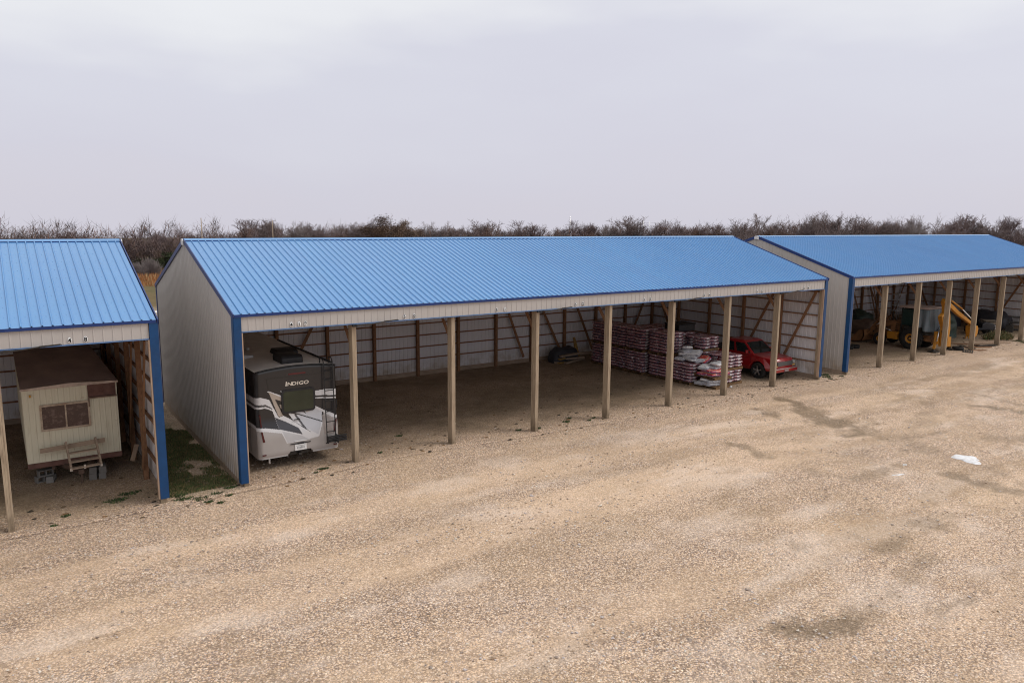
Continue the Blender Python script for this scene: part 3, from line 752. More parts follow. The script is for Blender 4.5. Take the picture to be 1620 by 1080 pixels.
# ------------------------------------------------------------------ cream office trailer in the left shed
def make_trailer():
    root = empty('office_trailer', (-4.05, 3.3, 0), label='old cream ribbed office trailer with brown roof on concrete blocks in the left shed', cat='trailer')
    W = 1.235; L = 8.0; z0, z1 = .72, 2.98
    n = NT('cream_trailer_skin'); c = n.coord('Object'); k = n.mix(n.noise(c, 2, 5), (.58,.54,.42), (.65,.61,.48))
    st = n.noise(n.coord('Object', (6,6,.7)), 1.5, 6, .7)
    k = n.mix(n.remap(st, .55, .78, 0, .55), k, (.30,.22,.13))
    k = n.mix(n.remap(n.noise(c, 5, 5, .7), .62, .75, 0, .5), k, (.28,.14,.06))
    skin = n.fin(k, .55, 0, .35)
    rust = simple('rust_brown_skin', (.12,.06,.048), .75, 0, .3, .35, 4, (.2,.13,.1), .5)
    roofm = simple('brown_trailer_roof', (.38,.285,.265), .8, 0, .25, .2, 1.3, (.06,.04,.035), .5, wscale=(1,.35,1))
    def sheetwall(pts, y=None, x=None):
        mb = MB(); vs = []; fs = []
        for (u, o) in pts:
            if y is not None: vs += [(u, y-o, z0), (u, y-o, z1)]
            else: vs += [(x[0]+x[1]*o, u, z0), (x[0]+x[1]*o, u, z1)]
        for i in range(len(pts)-1): fs.append((2*i, 2*i+2, 2*i+3, 2*i+1))
        mb.add(vs, fs); return mb
    pts = [(u-W, o) for u, o in ribs_u(2*W, .152, .009, .05, .02)]
    sheetwall(pts, y=0).build('front_wall', skin, root, fixn=False)
    sheetwall(ribs_u(L, .152, .009, .05, .02), x=(-W, -1)).build('side_wall', skin, root, fixn=False)
    sheetwall(ribs_u(L, .152, .009, .05, .02), x=(W, 1)).build('side_wall', skin, root, fixn=False)
    mb = MB(); mb.box(-W,W,L-.03,L,z0,z1); mb.build('rear_wall', skin, root)
    mb = MB(); n_ = 10; vs = []; fs = []
    for y in (-.06, L+.05):
        for i in range(n_+1): u = -W-.03+(2*W+.06)*i/n_; vs.append((u, y, z1+.012+.07*(1-(u/W)**2)))
    for i in range(n_): fs.append((i,i+1,n_+2+i,n_+1+i))
    mb.add(vs, fs, 0, True); mb.build('roof', roofm, root, fixn=False)
    mb = MB(); mb.prism([(-W-.04,z1-.045),(W+.04,z1-.045),(W+.04,z1+.01),(0,z1+.075),(-W-.04,z1+.01)], -.075, -.045, axis='y'); mb.build('roof_edge', simple('pale_roof_edge', (.45,.36,.3), .6, 0, .4, .25, 5, (.2,.1,.06), .6), root)
    mb = MB(); mb.box(-W-.01,W+.01,-.03,.02,z0-.15,z0+.005); mb.box(-W-.01,-W+.03,.02,L,z0-.15,z0); mb.box(W-.03,W+.01,.02,L,z0-.15,z0); mb.build('skirt', rust, root)
    mb = MB(); mb.box(.44, W-.04, -.028, -.012, z1-.43, z1-.05); mb.build('patch_panel', rust, root)
    mb = MB(); mb.box(.46, W-.02, -.10, -.012, z1-.47, z1-.435); mb.box(.44,.475,-.06,-.012,z1-.72,z1-.44); mb.build('ledge', simple('rusted_ledge', (.18,.12,.09), .7, 0, .3, .3, 6), root)
    # window
    mb = MB()
    x0,x1,a,b = -.83,.47,1.66,2.46
    for p in ((x0,x1,a,a+.06),(x0,x1,b-.06,b),(x0,x0+.055,a+.06,b-.06),(x1-.055,x1,a+.06,b-.06),(-.19,-.15,a+.06,b-.06)): mb.box(p[0],p[1],-.05,-.009,p[2],p[3])
    w = mb.build('window', simple('rusty_window_frame', (.42,.33,.25), .6, 0, .4, .3, 9, (.2,.09,.04), .7), root)
    pane = NT('brown_board_pane'); cc = pane.coord('Object'); kk = pane.mix(pane.remap(pane.noise(cc, 7, 5, .75), .5, .8), (.06,.03,.025), (.22,.15,.13))
    pm = pane.fin(kk, .3, 0, .5)
    for xa, xb in ((x0+.055,-.19),(-.15,x1-.055)):
        mb = MB(); mb.box(xa,xb,-.028,-.012,a+.06,b-.06); mb.build('pane', pm, w)
    mb = MB(); mb.box(-1.06,-1.01,-.045,-.01,2.72,2.80); mb.build('marker_lamp', simple('amber_lens', (.45,.22,.02), .3), root)
    mb = MB()
    mb.bar((-.45,.35,z0-.2),(0.02,-.85,z0-.2),.08,.12); mb.bar((.55,.35,z0-.2),(.06,-.85,z0-.2),.08,.12); mb.box(-.03,.11,-.97,-.8,z0-.25,z0-.12)
    mb.box(0.02,.07,-.93,-.88,.18,z0-.2)
    for sx in (-.6,.6): mb.box(sx-.04,sx+.04,.1,L-.2,z0-.3,z0-.15)
    mb.build('chassis', simple('rusty_chassis', (.10,.065,.05), .8, .2, .3, .3, 6), root)
    for y in (4.6, 5.5):
        for sx in (-1,1):
            mb = MB(); mb.lathe((sx*(W-.02),y,.36),(-sx,0,0),[(0,.05),(0,.2),(.0,.3),(.03,.35),(.2,.35),(.23,.3)],20); mb.build('tyre', M['rubber'], root)
    # wooden step frame leaning on the tongue is a thing of its own
    st = empty('wooden_step', (-4.05, 3.05, 0), label='grey wooden step frame with a long plank hung on the front of the cream trailer', cat='steps')
    bd = M['board']
    mb = MB(); mb.bar((-.26,-.06,1.32),(-.2,-.62,.60),.05,.11); mb.build('rail', bd, st)
    mb = MB(); mb.bar((.52,-.06,1.34),(.58,-.62,.62),.05,.11); mb.build('rail', bd, st)
    mb = MB(); mb.bar((-.92,-.02,1.14),(.78,-.02,1.22),.04,.13); mb.build('plank', bd, st)
    for z, y in ((1.02,-.27),(.80,-.45),(.64,-.6)):
        mb = MB(); mb.bar((-.2,y,z),(.54,y,z+.02),.16,.035); mb.build('tread', bd, st)
    mb = MB(); mb.box(-.24,-.17,-.67,-.64,.58,.66); mb.box(.12,.17,-.67,-.63,.6,.72); mb.box(.55,.61,-.67,-.64,.6,.66); mb.build('bracket', M['steel'], st)
make_trailer()
def make_blocks():
    n = NT('concrete_block'); c = n.coord('Object'); k = n.mix(n.noise(c, 18, 5, .7), (.17,.16,.15), (.26,.245,.23)); n.bump(n.noise(c, 60, 3), .5, .004)
    bm_ = n.fin(k, .9, 0, .2)
    def block():
        mb = MB()
        # hollow two-core block standing on its long side, cores running front to back
        mb.box(-.2,.2,-.1,.1,0,.03); mb.box(-.2,.2,-.1,.1,.16,.19); mb.box(-.2,-.17,-.1,.1,.03,.16); mb.box(.17,.2,-.1,.1,.03,.16); mb.box(-.015,.015,-.1,.1,.03,.16)
        return mb.build('concrete_block', bm_)
    first = block(); g = 'concrete blocks under the cream trailer'
    spots = [(-4.93,3.95,0,20,'grey concrete block flat on gravel under the left end of the cream trailer'),
             (-4.72,3.85,0,75,'grey concrete block turned end out below the trailer, right of the leftmost block'),
             (-4.86,3.92,.19,15,'grey concrete block topmost of the left pile under the trailer'),
             (-3.62,3.45,0,80,'grey concrete block at bottom left of the right pile under the trailer'),
             (-3.38,3.42,0,85,'grey concrete block at bottom right of the right pile under the trailer'),
             (-3.60,3.47,.19,78,'grey concrete block in the middle left of the right pile under the trailer'),
             (-3.37,3.44,.19,88,'grey concrete block on top right of the right pile under the trailer'),
             (-3.45,3.75,.0,5,'grey concrete block lying behind the right pile under the trailer')]
    for i, (x,y,z,a,lab) in enumerate(spots):
        o = first if i == 0 else first.copy()
        if i: COL.objects.link(o)
        o.location = (x,y,gzs(x,y)+z+.003); o.rotation_euler = (0,0,R(a)); tag(o, lab, 'concrete block', g)
make_blocks()

# ------------------------------------------------------------------ bags on pallets
def pillow(name, lx, ly, lz, mat, seed, lump=.02, sag=0., e1=.42, e2=.34):
    mb = MB(); nu, nv = 22, 12; rr = random.Random(seed); off = Vector((rr.random()*50, rr.random()*50, rr.random()*50))
    sg = lambda v, e: math.copysign(abs(v)**e, v)
    vs = []; fs = []
    for j in range(nv+1):
        ph = -math.pi/2 + math.pi*j/nv
        for i in range(nu):
            th = 2*math.pi*i/nu
            x = lx/2*sg(math.cos(ph), e1)*sg(math.cos(th), e2); y = ly/2*sg(math.cos(ph), e1)*sg(math.sin(th), e2); z = lz/2*sg(math.sin(ph), .75)
            z *= 1 - .35*max(0, (abs(x)/(lx/2))**6 + (abs(y)/(ly/2))**6)/2
            p = Vector((x,y,z)); nn = mnoise.noise(p*5+off)
            p *= 1 + nn*lump/.1*.25
            p.z += sag*((x/(lx/2))**2) + .25*lump*mnoise.noise(p*11+off)
            vs.append(p + Vector((0,0,lz/2)))
    for j in range(nv):
        for i in range(nu): fs.append((j*nu+i, j*nu+(i+1)%nu, (j+1)*nu+(i+1)%nu, (j+1)*nu+i))
    mb.add(vs, fs, 0, True)
    return mb.build(name, mat, fixn=True)
def bag_mat(name, light, red, blue, seam, topc, bl=.85):
    n = NT(name); c = n.coord('Object'); oi = n.n('ShaderNodeObjectInfo').outputs['Random']
    x, y, z = n.sep(c)
    wob = n.math('MULTIPLY', n.math('SUBTRACT', n.noise(c, 7, 3), .5), .05)
    zz = n.math('ADD', z, wob)
    k = n.ramp(n.remap(zz, 0, .165), [(0., seam), (.16, blue), (.42, tuple(.5*(a+b) for a,b in zip(blue,red))), (.56, red), (.8, seam), (.88, topc), (1., topc)])
    # printed patches
    ox = n.n('ShaderNodeCombineXYZ'); n.setv(ox.inputs[0], n.math('MULTIPLY', oi, 30)); vv = n.n('ShaderNodeVectorMath', operation='ADD'); n.l(c, vv.inputs[0]); n.l(ox.outputs[0], vv.inputs[1])
    pt = n.noise(vv.outputs[0], 6, 2, .4)
    k = n.mix(n.remap(pt, .58, .62, 0, bl), k, blue)
    pt2 = n.noise(vv.outputs[0], 9, 2, .4)
    k = n.mix(n.remap(pt2, .62, .65, 0, .75), k, light)
    # round white emblem on the two ends
    r2 = n.math('ADD', n.math('POWER', n.math('DIVIDE', x, .1), 2.), n.math('POWER', n.math('DIVIDE', n.math('SUBTRACT', z, .085), .06), 2.))
    em = n.math('MULTIPLY', n.remap(r2, .75, 1., 1, 0), n.remap(n.math('ABSOLUTE', y), .27, .3))
    k = n.mix(n.math('MULTIPLY', em, n.remap(n.noise(c, 22, 2), .42, .5, .35, .95)), k, light)
    k = n.mix(n.math('MULTIPLY', oi, .22), k, tuple(v*.55 for v in red))
    n.bump(n.noise(vv.outputs[0], 14, 5, .65, 1.2), .7, .03)
    return n.fin(k, .38, 0, .45)
M['bag'] = bag_mat('striped_bag_film', (.74,.72,.75), (.26,.055,.065), (.11,.108,.18), (.64,.50,.53), (.24,.10,.105))
M['bagw'] = bag_mat('pale_bag_film', (.74,.74,.77), (.60,.60,.63), (.26,.26,.33), (.82,.82,.83), (.76,.76,.78), .5)
M['bagr'] = bag_mat('red_bag_film', (.72,.72,.74), (.66,.045,.015), (.06,.06,.22), (.72,.5,.42), (.66,.09,.045), .35)
BAG = pillow('feed_bag', .60, .68, .172, M['bag'], 1, .012)
PAL = None
def make_pallet():
    mb = MB()
    for i in range(6): mb.box(-.6+i*.212, -.6+i*.212+.14, -.67, .67, .10, .118)
    for y in (-.67,-.02,.63): mb.box(-.6,.6,y,y+.04,.018,.10)
    for i in (0,2.5,5): mb.box(-.6+i*.212, -.6+i*.212+.14, -.67, .67, 0, .018)
    return mb.build('wooden_pallet', M['pallet'])
PAL = make_pallet()
used = {'bag':0,'pal':0}
ORD = ['bottom','second','third','fourth','fifth','sixth','seventh','eighth','ninth','tenth','eleventh','twelfth','thirteenth','fourteenth']
def put(kind, proto, x, y, z, rz, label, group, cat, tilt=(0,0)):
    o = proto if used[kind] == 0 else proto.copy()
    if used[kind]: COL.objects.link(o)
    used[kind] += 1
    o.location = (x,y,z); o.rotation_euler = (tilt[0],tilt[1],rz); tag(o, label, cat, group); return o
def stack(xc, yc, blocks, desc, cells, pallets=True):
    # blocks: layers per pallet; cells(layer, total) -> list of (ix, iy)
    z = gzs(xc, yc)+.006; L = 0; tot = sum(blocks); rr = random.Random(int(xc*77+yc*13))
    jx = [rr.uniform(-.02,.02) for _ in range(20)]
    for bi, nb in enumerate(blocks):
        if pallets:
            put('pal', PAL, xc+rr.uniform(-.02,.02), yc, z, rr.uniform(-.015,.015), ['wooden pallet on the ground under %s','wooden pallet halfway up %s','wooden pallet high up in %s'][bi] % desc, 'wooden pallets under the feed bags', 'pallet')
        z += .118
        for l in range(nb):
            for (ix, iy) in cells(L, tot):
                x = xc + (ix-.5)*.6 + rr.uniform(-.022,.022) + jx[L % 20]; y = yc + (iy-.5)*.68 + rr.uniform(-.012,.012)
                where = {(0,0):'front left',(0,1):'rear left',(1,0):'front right',(1,1):'rear right'}[(ix,iy)]
                b = put('bag', BAG, x, y, z-.004, rr.uniform(-.035,.035)+ (math.pi if rr.random() < .5 else 0),
                    'printed bag, %s layer up, %s of %s' % (ORD[L], where, desc), 'printed bags stacked on pallets', 'bag', (rr.uniform(-.02,.02), rr.uniform(-.02,.02)))
                b.scale.z = rr.uniform(.93,1.04)
            z += .157; L += 1
left2 = lambda l, t: [(0,0),(0,1)] + ([(1,0),(1,1)] if l == t-1 else [])
leftfront = lambda l, t: [(0,0),(0,1),(1,0)] + ([(1,1)] if l == t-1 else [])
stack(22.83, 9.28, (7,7), 'the tall stack nearest the rear wall', left2)
stack(22.80, 7.88, (7,7), 'the tall stack second from rear wall', left2)
stack(22.76, 6.42, (7,7), 'the tall stack third from rear wall', leftfront)
stack(22.82, 4.70, (7,7), 'the tall stack nearest the yard', leftfront)
stack(22.86, 3.17, (6,), 'the low stack under pale bags', left2)
front2 = lambda l, t: [(0,0),(1,0)] + ([(0,1),(1,1)] if l in (t-1, 3) else [])
stack(24.32, 2.10, (4,4), 'the stack beside the red pickup', front2)
stack(24.28, 3.62, (4,4,4), 'the three tier stack near the pickup', lambda l, t: [(0,0),(1,0)] + ([(0,1),(1,1)] if l == t-1 else []))
stack(24.20, 5.15, (7,6), 'the inner stack nearer the yard', lambda l, t: [(0,0),(1,0)] + ([(0,1),(1,1)] if l == t-1 else []))
stack(24.20, 6.60, (7,7), 'the inner stack nearer the rear wall', lambda l, t: [(0,0),(1,0)] + ([(0,1),(1,1)] if l == t-1 else []))
# loose slumped bags on and in front of the low stack
def loose(kind_i, x, y, z, rz, tx, ty, label, sc=(1,1,1)):
    o = LOOSE[kind_i] if kind_i not in used else LOOSE[kind_i].copy()
    if kind_i in used: COL.objects.link(o)
    used[kind_i] = 1
    o.location = (x,y,z+gzs(x,y)); o.rotation_euler = (tx,ty,rz); o.scale = sc
    tag(o, label, 'bag', 'loose slumped bags in front of the stacks')
LOOSE = [pillow('slumped_bag', .86,.56,.16, M['bagw'], 3, .05, -.06, .36, .30), pillow('slumped_bag', .80,.56,.16, M['bagr'], 5, .045, -.05, .34, .28), pillow('slumped_bag', .80,.52,.17, M['bagw'], 9, .06, .04, .38, .30)]
spec = [
 (0,22.75,3.5,1.10,.3,.05,.12,'pale grey bag low at the rear left of the slumped heap on the low stack'),
 (2,22.78,3.0,1.10,1.4,.1,-.1,'pale grey bag low at the left edge of the slumped heap'),
 (0,23.1,2.75,1.08,1.0,-.12,.1,'white bag low at the front of the slumped heap on the low stack'),
 (2,22.85,3.55,1.27,.8,.05,.15,'crumpled silver bag on the second layer of the slumped heap, rear side'),
 (0,22.88,3.05,1.27,1.75,-.2,.15,'crumpled silver bag on the second layer of the slumped heap, yard side'),
 (2,23.2,3.3,1.30,.2,.0,.2,'white bag on the inner side of the slumped heap'),
 (0,22.9,3.5,1.46,1.2,.0,.1,'white bag third up at the rear of the slumped heap'),
 (0,23.02,2.98,1.45,1.9,-.3,.12,'long white bag draped down the front of the slumped heap'),
 (2,22.98,3.38,1.62,.7,-.05,.15,'white bag topmost on the slumped heap'),
 (1,23.3,2.62,1.16,1.5,-.45,.0,'white bag with red print sliding off the slumped heap toward the front pile'),
 (0,22.75,2.08,.12,.1,.0,.0,'white bag at the bottom left of the torn front pile'),
 (2,23.35,2.05,.12,.2,.0,.0,'white bag at the bottom inner side of the torn front pile'),
 (0,22.8,1.62,.12,-.1,.05,.05,'crumpled white bag at the bottom front corner of the torn front pile'),
 (2,23.4,1.55,.12,.15,.05,.0,'white bag at the bottom front, nearest the fifth post'),
 (2,22.82,1.95,.27,.5,.05,-.05,'grey white bag second up at the left of the torn front pile'),
 (0,23.3,1.7,.27,.1,.08,.0,'white bag second up at the front of the torn front pile'),
 (0,22.85,1.60,.27,-.3,.12,.0,'crumpled white bag second up at the corner of the torn front pile'),
 (1,22.8,1.98,.60,.15,.0,.0,'bright red bag above the loose pallet, left rear of the torn front pile'),
 (1,23.35,2.0,.60,-.1,.0,.0,'bright red bag above the loose pallet, inner rear of the torn front pile'),
 (1,22.85,1.58,.59,.05,.06,.06,'bright red bag with white mark above the loose pallet at the front corner'),
 (1,23.4,1.52,.59,.1,.06,-.05,'bright red bag above the loose pallet at the front, next to the post'),
 (1,22.95,1.9,.75,.4,.0,.05,'red and white bag on the upper layer of the torn front pile'),
 (1,22.85,1.55,.76,-.1,.08,.08,'red bag slumping over the front corner in the upper layer of the torn front pile'),
 (1,23.3,2.0,.76,.1,.0,.0,'red bag at the inner rear in the upper layer of the torn front pile'),
 (0,22.8,2.0,.92,.3,.0,-.08,'white bag lying at the left rear of the top of the torn front pile'),
 (2,23.2,1.6,1.04,.1,.08,.0,'crumpled white bag crowning the torn front pile'),
 (1,23.3,1.6,.75,-.2,.05,.0,'red bag with blue print on the upper layer of the torn front pile'),
 (0,23.15,1.75,.90,.25,.05,.0,'white bag lying topmost on the torn front pile'),
 (0,23.45,2.15,.88,1.3,.1,.05,'white bag at the back of the top of the torn front pile'),
]
for s_ in spec: loose(*s_)
put('pal', PAL, 23.1, 1.75, .006+gzs(23.1,1.75), .03, 'wooden pallet on the ground under the torn front pile', 'wooden pallets under the feed bags', 'pallet')
put('pal', PAL, 23.1, 1.78, .46+gzs(23.1,1.75), -.04, 'wooden pallet sandwiched between white bags and bright red bags', 'wooden pallets under the feed bags', 'pallet', (.03,.02))
mb = MB(); mb.box(-.62,.62,-.5,.5,0,.34); mb.box(-.66,.66,-.54,.54,.34,.40)
o = mb.build('storage_box', M['black'], None, (24.35,5.2,gzs(24,5)+2.31), bevel=.03); tag(o, 'flat black lidded box lying on top of the inner bag stack', 'box')

# ------------------------------------------------------------------ red pickup
def wheel(parent, c, side, r, w, rimr, rimmat, spokes=5, tread=False):
    mb = MB(); x = side
    mb.lathe(c, (-x,0,0), [(.015,rimr*.98),(-.0,rimr*1.08),(.0,r*.9),(.03,r*.985),(w*.5,r),(w-.03,r*.985),(w,r*.9),(w,rimr)], 32)
    t = mb.build('tyre', M['rubber'], parent)
    mb = MB()
    mb.lathe(c, (-x,0,0), [(.02,rimr),(.0,rimr*.97),(.03,rimr*.86),(.09,rimr*.82),(.1,0.01)], 28, 1)
    if tread: mb.lathe(c, (-x,0,0), [(.035,rimr*.93),(.06,rimr*.55),(.10,rimr*.5)], 28)
    for k in range(0 if tread else spokes):
        a = 2*math.pi*k/spokes+.3; cy, cz = math.cos(a), math.sin(a)
        p = Vector(c)+Vector((-x*.025, cy*rimr*.18, cz*rimr*.18)); q = Vector(c)+Vector((-x*.015, cy*rimr*.92, cz*rimr*.92))
        mb.bar(p, q, rimr*.26, .035, up=(1,0,0))
    mb.lathe(c, (-x,0,0), [(.0,.0),(.0,rimr*.2),(.06,rimr*.24)], 16)
    mb.build('rim', [rimmat, M['black']], t)
    return t
def arch(cy, cz, r, a0, a1, n=9):
    return [(cy+r*math.cos(R(a0+(a1-a0)*k/n)), cz+r*math.sin(R(a0+(a1-a0)*k/n))) for k in range(n+1)]
def make_pickup():
    root = empty('pickup_truck', (27.62, .90, gzs(27.6, 2)-.02), label='red pickup truck parked nose out between the bag stacks and the right gable wall', cat='pickup')
    n = NT('red_car_paint'); c = n.coord('Object'); k = n.mix(n.noise(c, 3, 4), (.25,.006,.010), (.31,.009,.013))
    k = n.mix(n.remap(n.noise(c, 2.2, 5, .65), .5, .75, 0, .18), k, (.3,.2,.16)); red = n.fin(k, .28, 0, .5, .6)
    W = .97
    prof = [(.06,.50),(.0,.62),(.0,.80),(.03,1.0),(.12,1.09),(.7,1.155),(1.32,1.205),(3.45,1.215),(5.5,1.20),(5.58,1.12),(5.58,.55),(5.4,.50)]
    prof += arch(4.55,.42,.50,0+6,180-6,10) + [(4.0,.42),(1.5,.42)] + arch(.98,.42,.50,6,174,10)
    mb = MB(); nseg = 8
    # hull: the side profile swept across the width, sides tucked in at top and bottom
    secs = []
    for sx in (-1,1):
        for inset, dz in (((0.0),0),):
            pass
    P = prof; N = len(P)
    def xw(y, z):
        w = W - .07*max(0,(z-.85)/.35)**2 - .05*max(0,(.62-z)/.2)
        if y < .5: w -= .16*((.5-y)/.5)**2
        return w
    def crown(z, y, t):      # slight crown over the hood
        return z + (.045*(1-t*t) if (.05 < y < 1.4 and z > 1.0) else 0)
    T = [-1,-.8,-.4,0,.4,.8,1]
    vs = []; fs = []
    for t in T:
        for (y, z) in P:
            yy = y + (.09*(t*t) if y < .2 else 0)
            vs.append((xw(y,z)*t, yy, crown(z, y, t)))
    for a in range(len(T)-1):
        for i in range(N):
            j = (i+1) % N; fs.append((a*N+i, a*N+j, (a+1)*N+j, (a+1)*N+i))
    fs.append(tuple(range(N))); fs.append(tuple((len(T)-1)*N+i for i in range(N-1,-1,-1)))
    mb.add(vs, fs); mb.build('body', red, root, bevel=.045)
    # cab
    lo = [(1.28,1.2),(3.42,1.2)]; 
    mb = MB()
    wl, wt = .90, .73
    A = [(-wl,1.26,1.19),(wl,1.26,1.19),(wl,3.44,1.19),(-wl,3.44,1.19)]; B_ = [(-wt,2.02,1.80),(wt,2.02,1.80),(wt,3.24,1.83),(-wt,3.24,1.83)]
    C_ = [(-wt+.1,2.2,1.86),(wt-.1,2.2,1.86),(wt-.1,3.1,1.87),(-wt+.1,3.1,1.87)]
    mb.add(A+B_+C_, [(0,1,5,4),(1,2,6,5),(2,3,7,6),(3,0,4,7),(4,5,9,8),(5,6,10,9),(6,7,11,10),(7,4,8,11),(8,9,10,11)])
    cab = mb.build('cab', red, root, bevel=.04)
    def quad_on(face, inset, name, off):
        p = [Vector(A[face[0]]),Vector(A[face[1]]),Vector(B_[face[1]]),Vector(B_[face[0]])]
        f = lambda u,v: (p[0]*(1-u)+p[1]*u)*(1-v)+(p[3]*(1-u)+p[2]*u)*v
        nn = (p[1]-p[0]).cross(p[3]-p[0]).normalized()
        us, ue, v0, v1 = inset
        q = [f(us,v0),f(ue,v0),f(ue-(.0),v1),f(us,v1)]
        mb = MB(); mb.add([a+nn*off for a in q]+[a+nn*(off-.012) for a in q], [(0,1,2,3),(7,6,5,4),(0,4,5,1),(1,5,6,2),(2,6,7,3),(3,7,4,0)])
        mb.build(name, M['glass'], cab)
    quad_on((0,1),(.06,.94,.10,.93),'windshield',.008)
    quad_on((3,0),(.50,.93,.12,.86),'side_window',.008); quad_on((3,0),(.08,.42,.12,.86),'side_window',.008)
    quad_on((1,2),(.07,.50,.12,.86),'side_window',.008); quad_on((1,2),(.58,.92,.12,.86),'side_window',.008)
    quad_on((2,3),(.1,.9,.15,.85),'rear_window',.008)
    mb = MB(); mb.box(-.86,.86,3.5,5.5,1.19,1.235); mb.build('bed_cover', M['black'], root, bevel=.01)
    grey = simple('grey_grille', (.16,.16,.165), .35, .6, .5, .2, 20)
    mb = MB(); mb.prism([(-.60,.76),(.60,.76),(.63,.97),(-.63,.97)], -.012, .06, axis='y')
    for k in range(5): mb.box(-.6,.6,-.022,-.012,.76+k*.048,.775+k*.048)
    mb.build('grille', grey, root)
    for sx in (-1,1):
        mb = MB(); mb.prism([(sx*.66,.83),(sx*.85,.82),(sx*.875,.97),(sx*.66,.985)], .0, .14, axis='y'); mb.build('headlight', simple('headlight_glass', (.30,.30,.29), .12, 0, .6, .1, 12), root, bevel=.015)
        mb = MB(); mb.prism([(sx*.62,.72),(sx*.84,.72),(sx*.84,.79),(sx*.62,.79)], .0, .14, axis='y'); mb.build('turn_lamp', simple('amber_lamp', (.5,.3,.1), .2, 0, .5), root)
        mb = MB(); mb.box(sx*.99-.09,sx*.99+.09,1.62,1.72,1.24,1.42); mb.box(sx*.9-.05,sx*.9+.05,1.65,1.7,1.24,1.28); mb.build('mirror', red, root, bevel=.03)
        mb = MB(); xx = sx*(W+.003)
        for y in (1.42, 2.62): mb.box(min(xx,xx-sx*.01),max(xx,xx-sx*.01),y,y+.012,.55,1.1)
        mb.build('door_seam', M['black'], root)
        mb = MB(); mb.box(min(xx,xx+sx*.02),max(xx,xx+sx*.02),2.4,2.56,.98,1.02); mb.build('door_handle', red, root)
        mb = MB(); mb.box(min(xx-sx*.02,xx+sx*.006),max(xx-sx*.02,xx+sx*.006),1.5,4.0,.62,.67); mb.build('side_moulding', red, root)
    mb = MB(); mb.prism([(-.95,.44),(.95,.44),(.97,.64),(-.97,.64)], -.10, .12, axis='y'); bu = mb.build('bumper', red, root, bevel=.04)
    mb = MB(); mb.box(-.9,.9,-.115,-.09,.60,.645); mb.build('bumper_trim', M['steel'], bu, bevel=.01)
    mb = MB(); mb.box(-.16,.16,-.125,-.101,.47,.58); mb.build('front_plate', simple('grey_plate', (.28,.22,.22), .5), bu)
    for y in (.98, 4.55):
        for sx in (-1,1): wheel(root, (sx*(W-.01), y, .425), sx, .425, .27, .275, M['steel'], 5)
    mb = MB(); mb.box(-.7,.7,.3,5.3,.3,.5); mb.build('chassis', M['black'], root)
make_pickup()

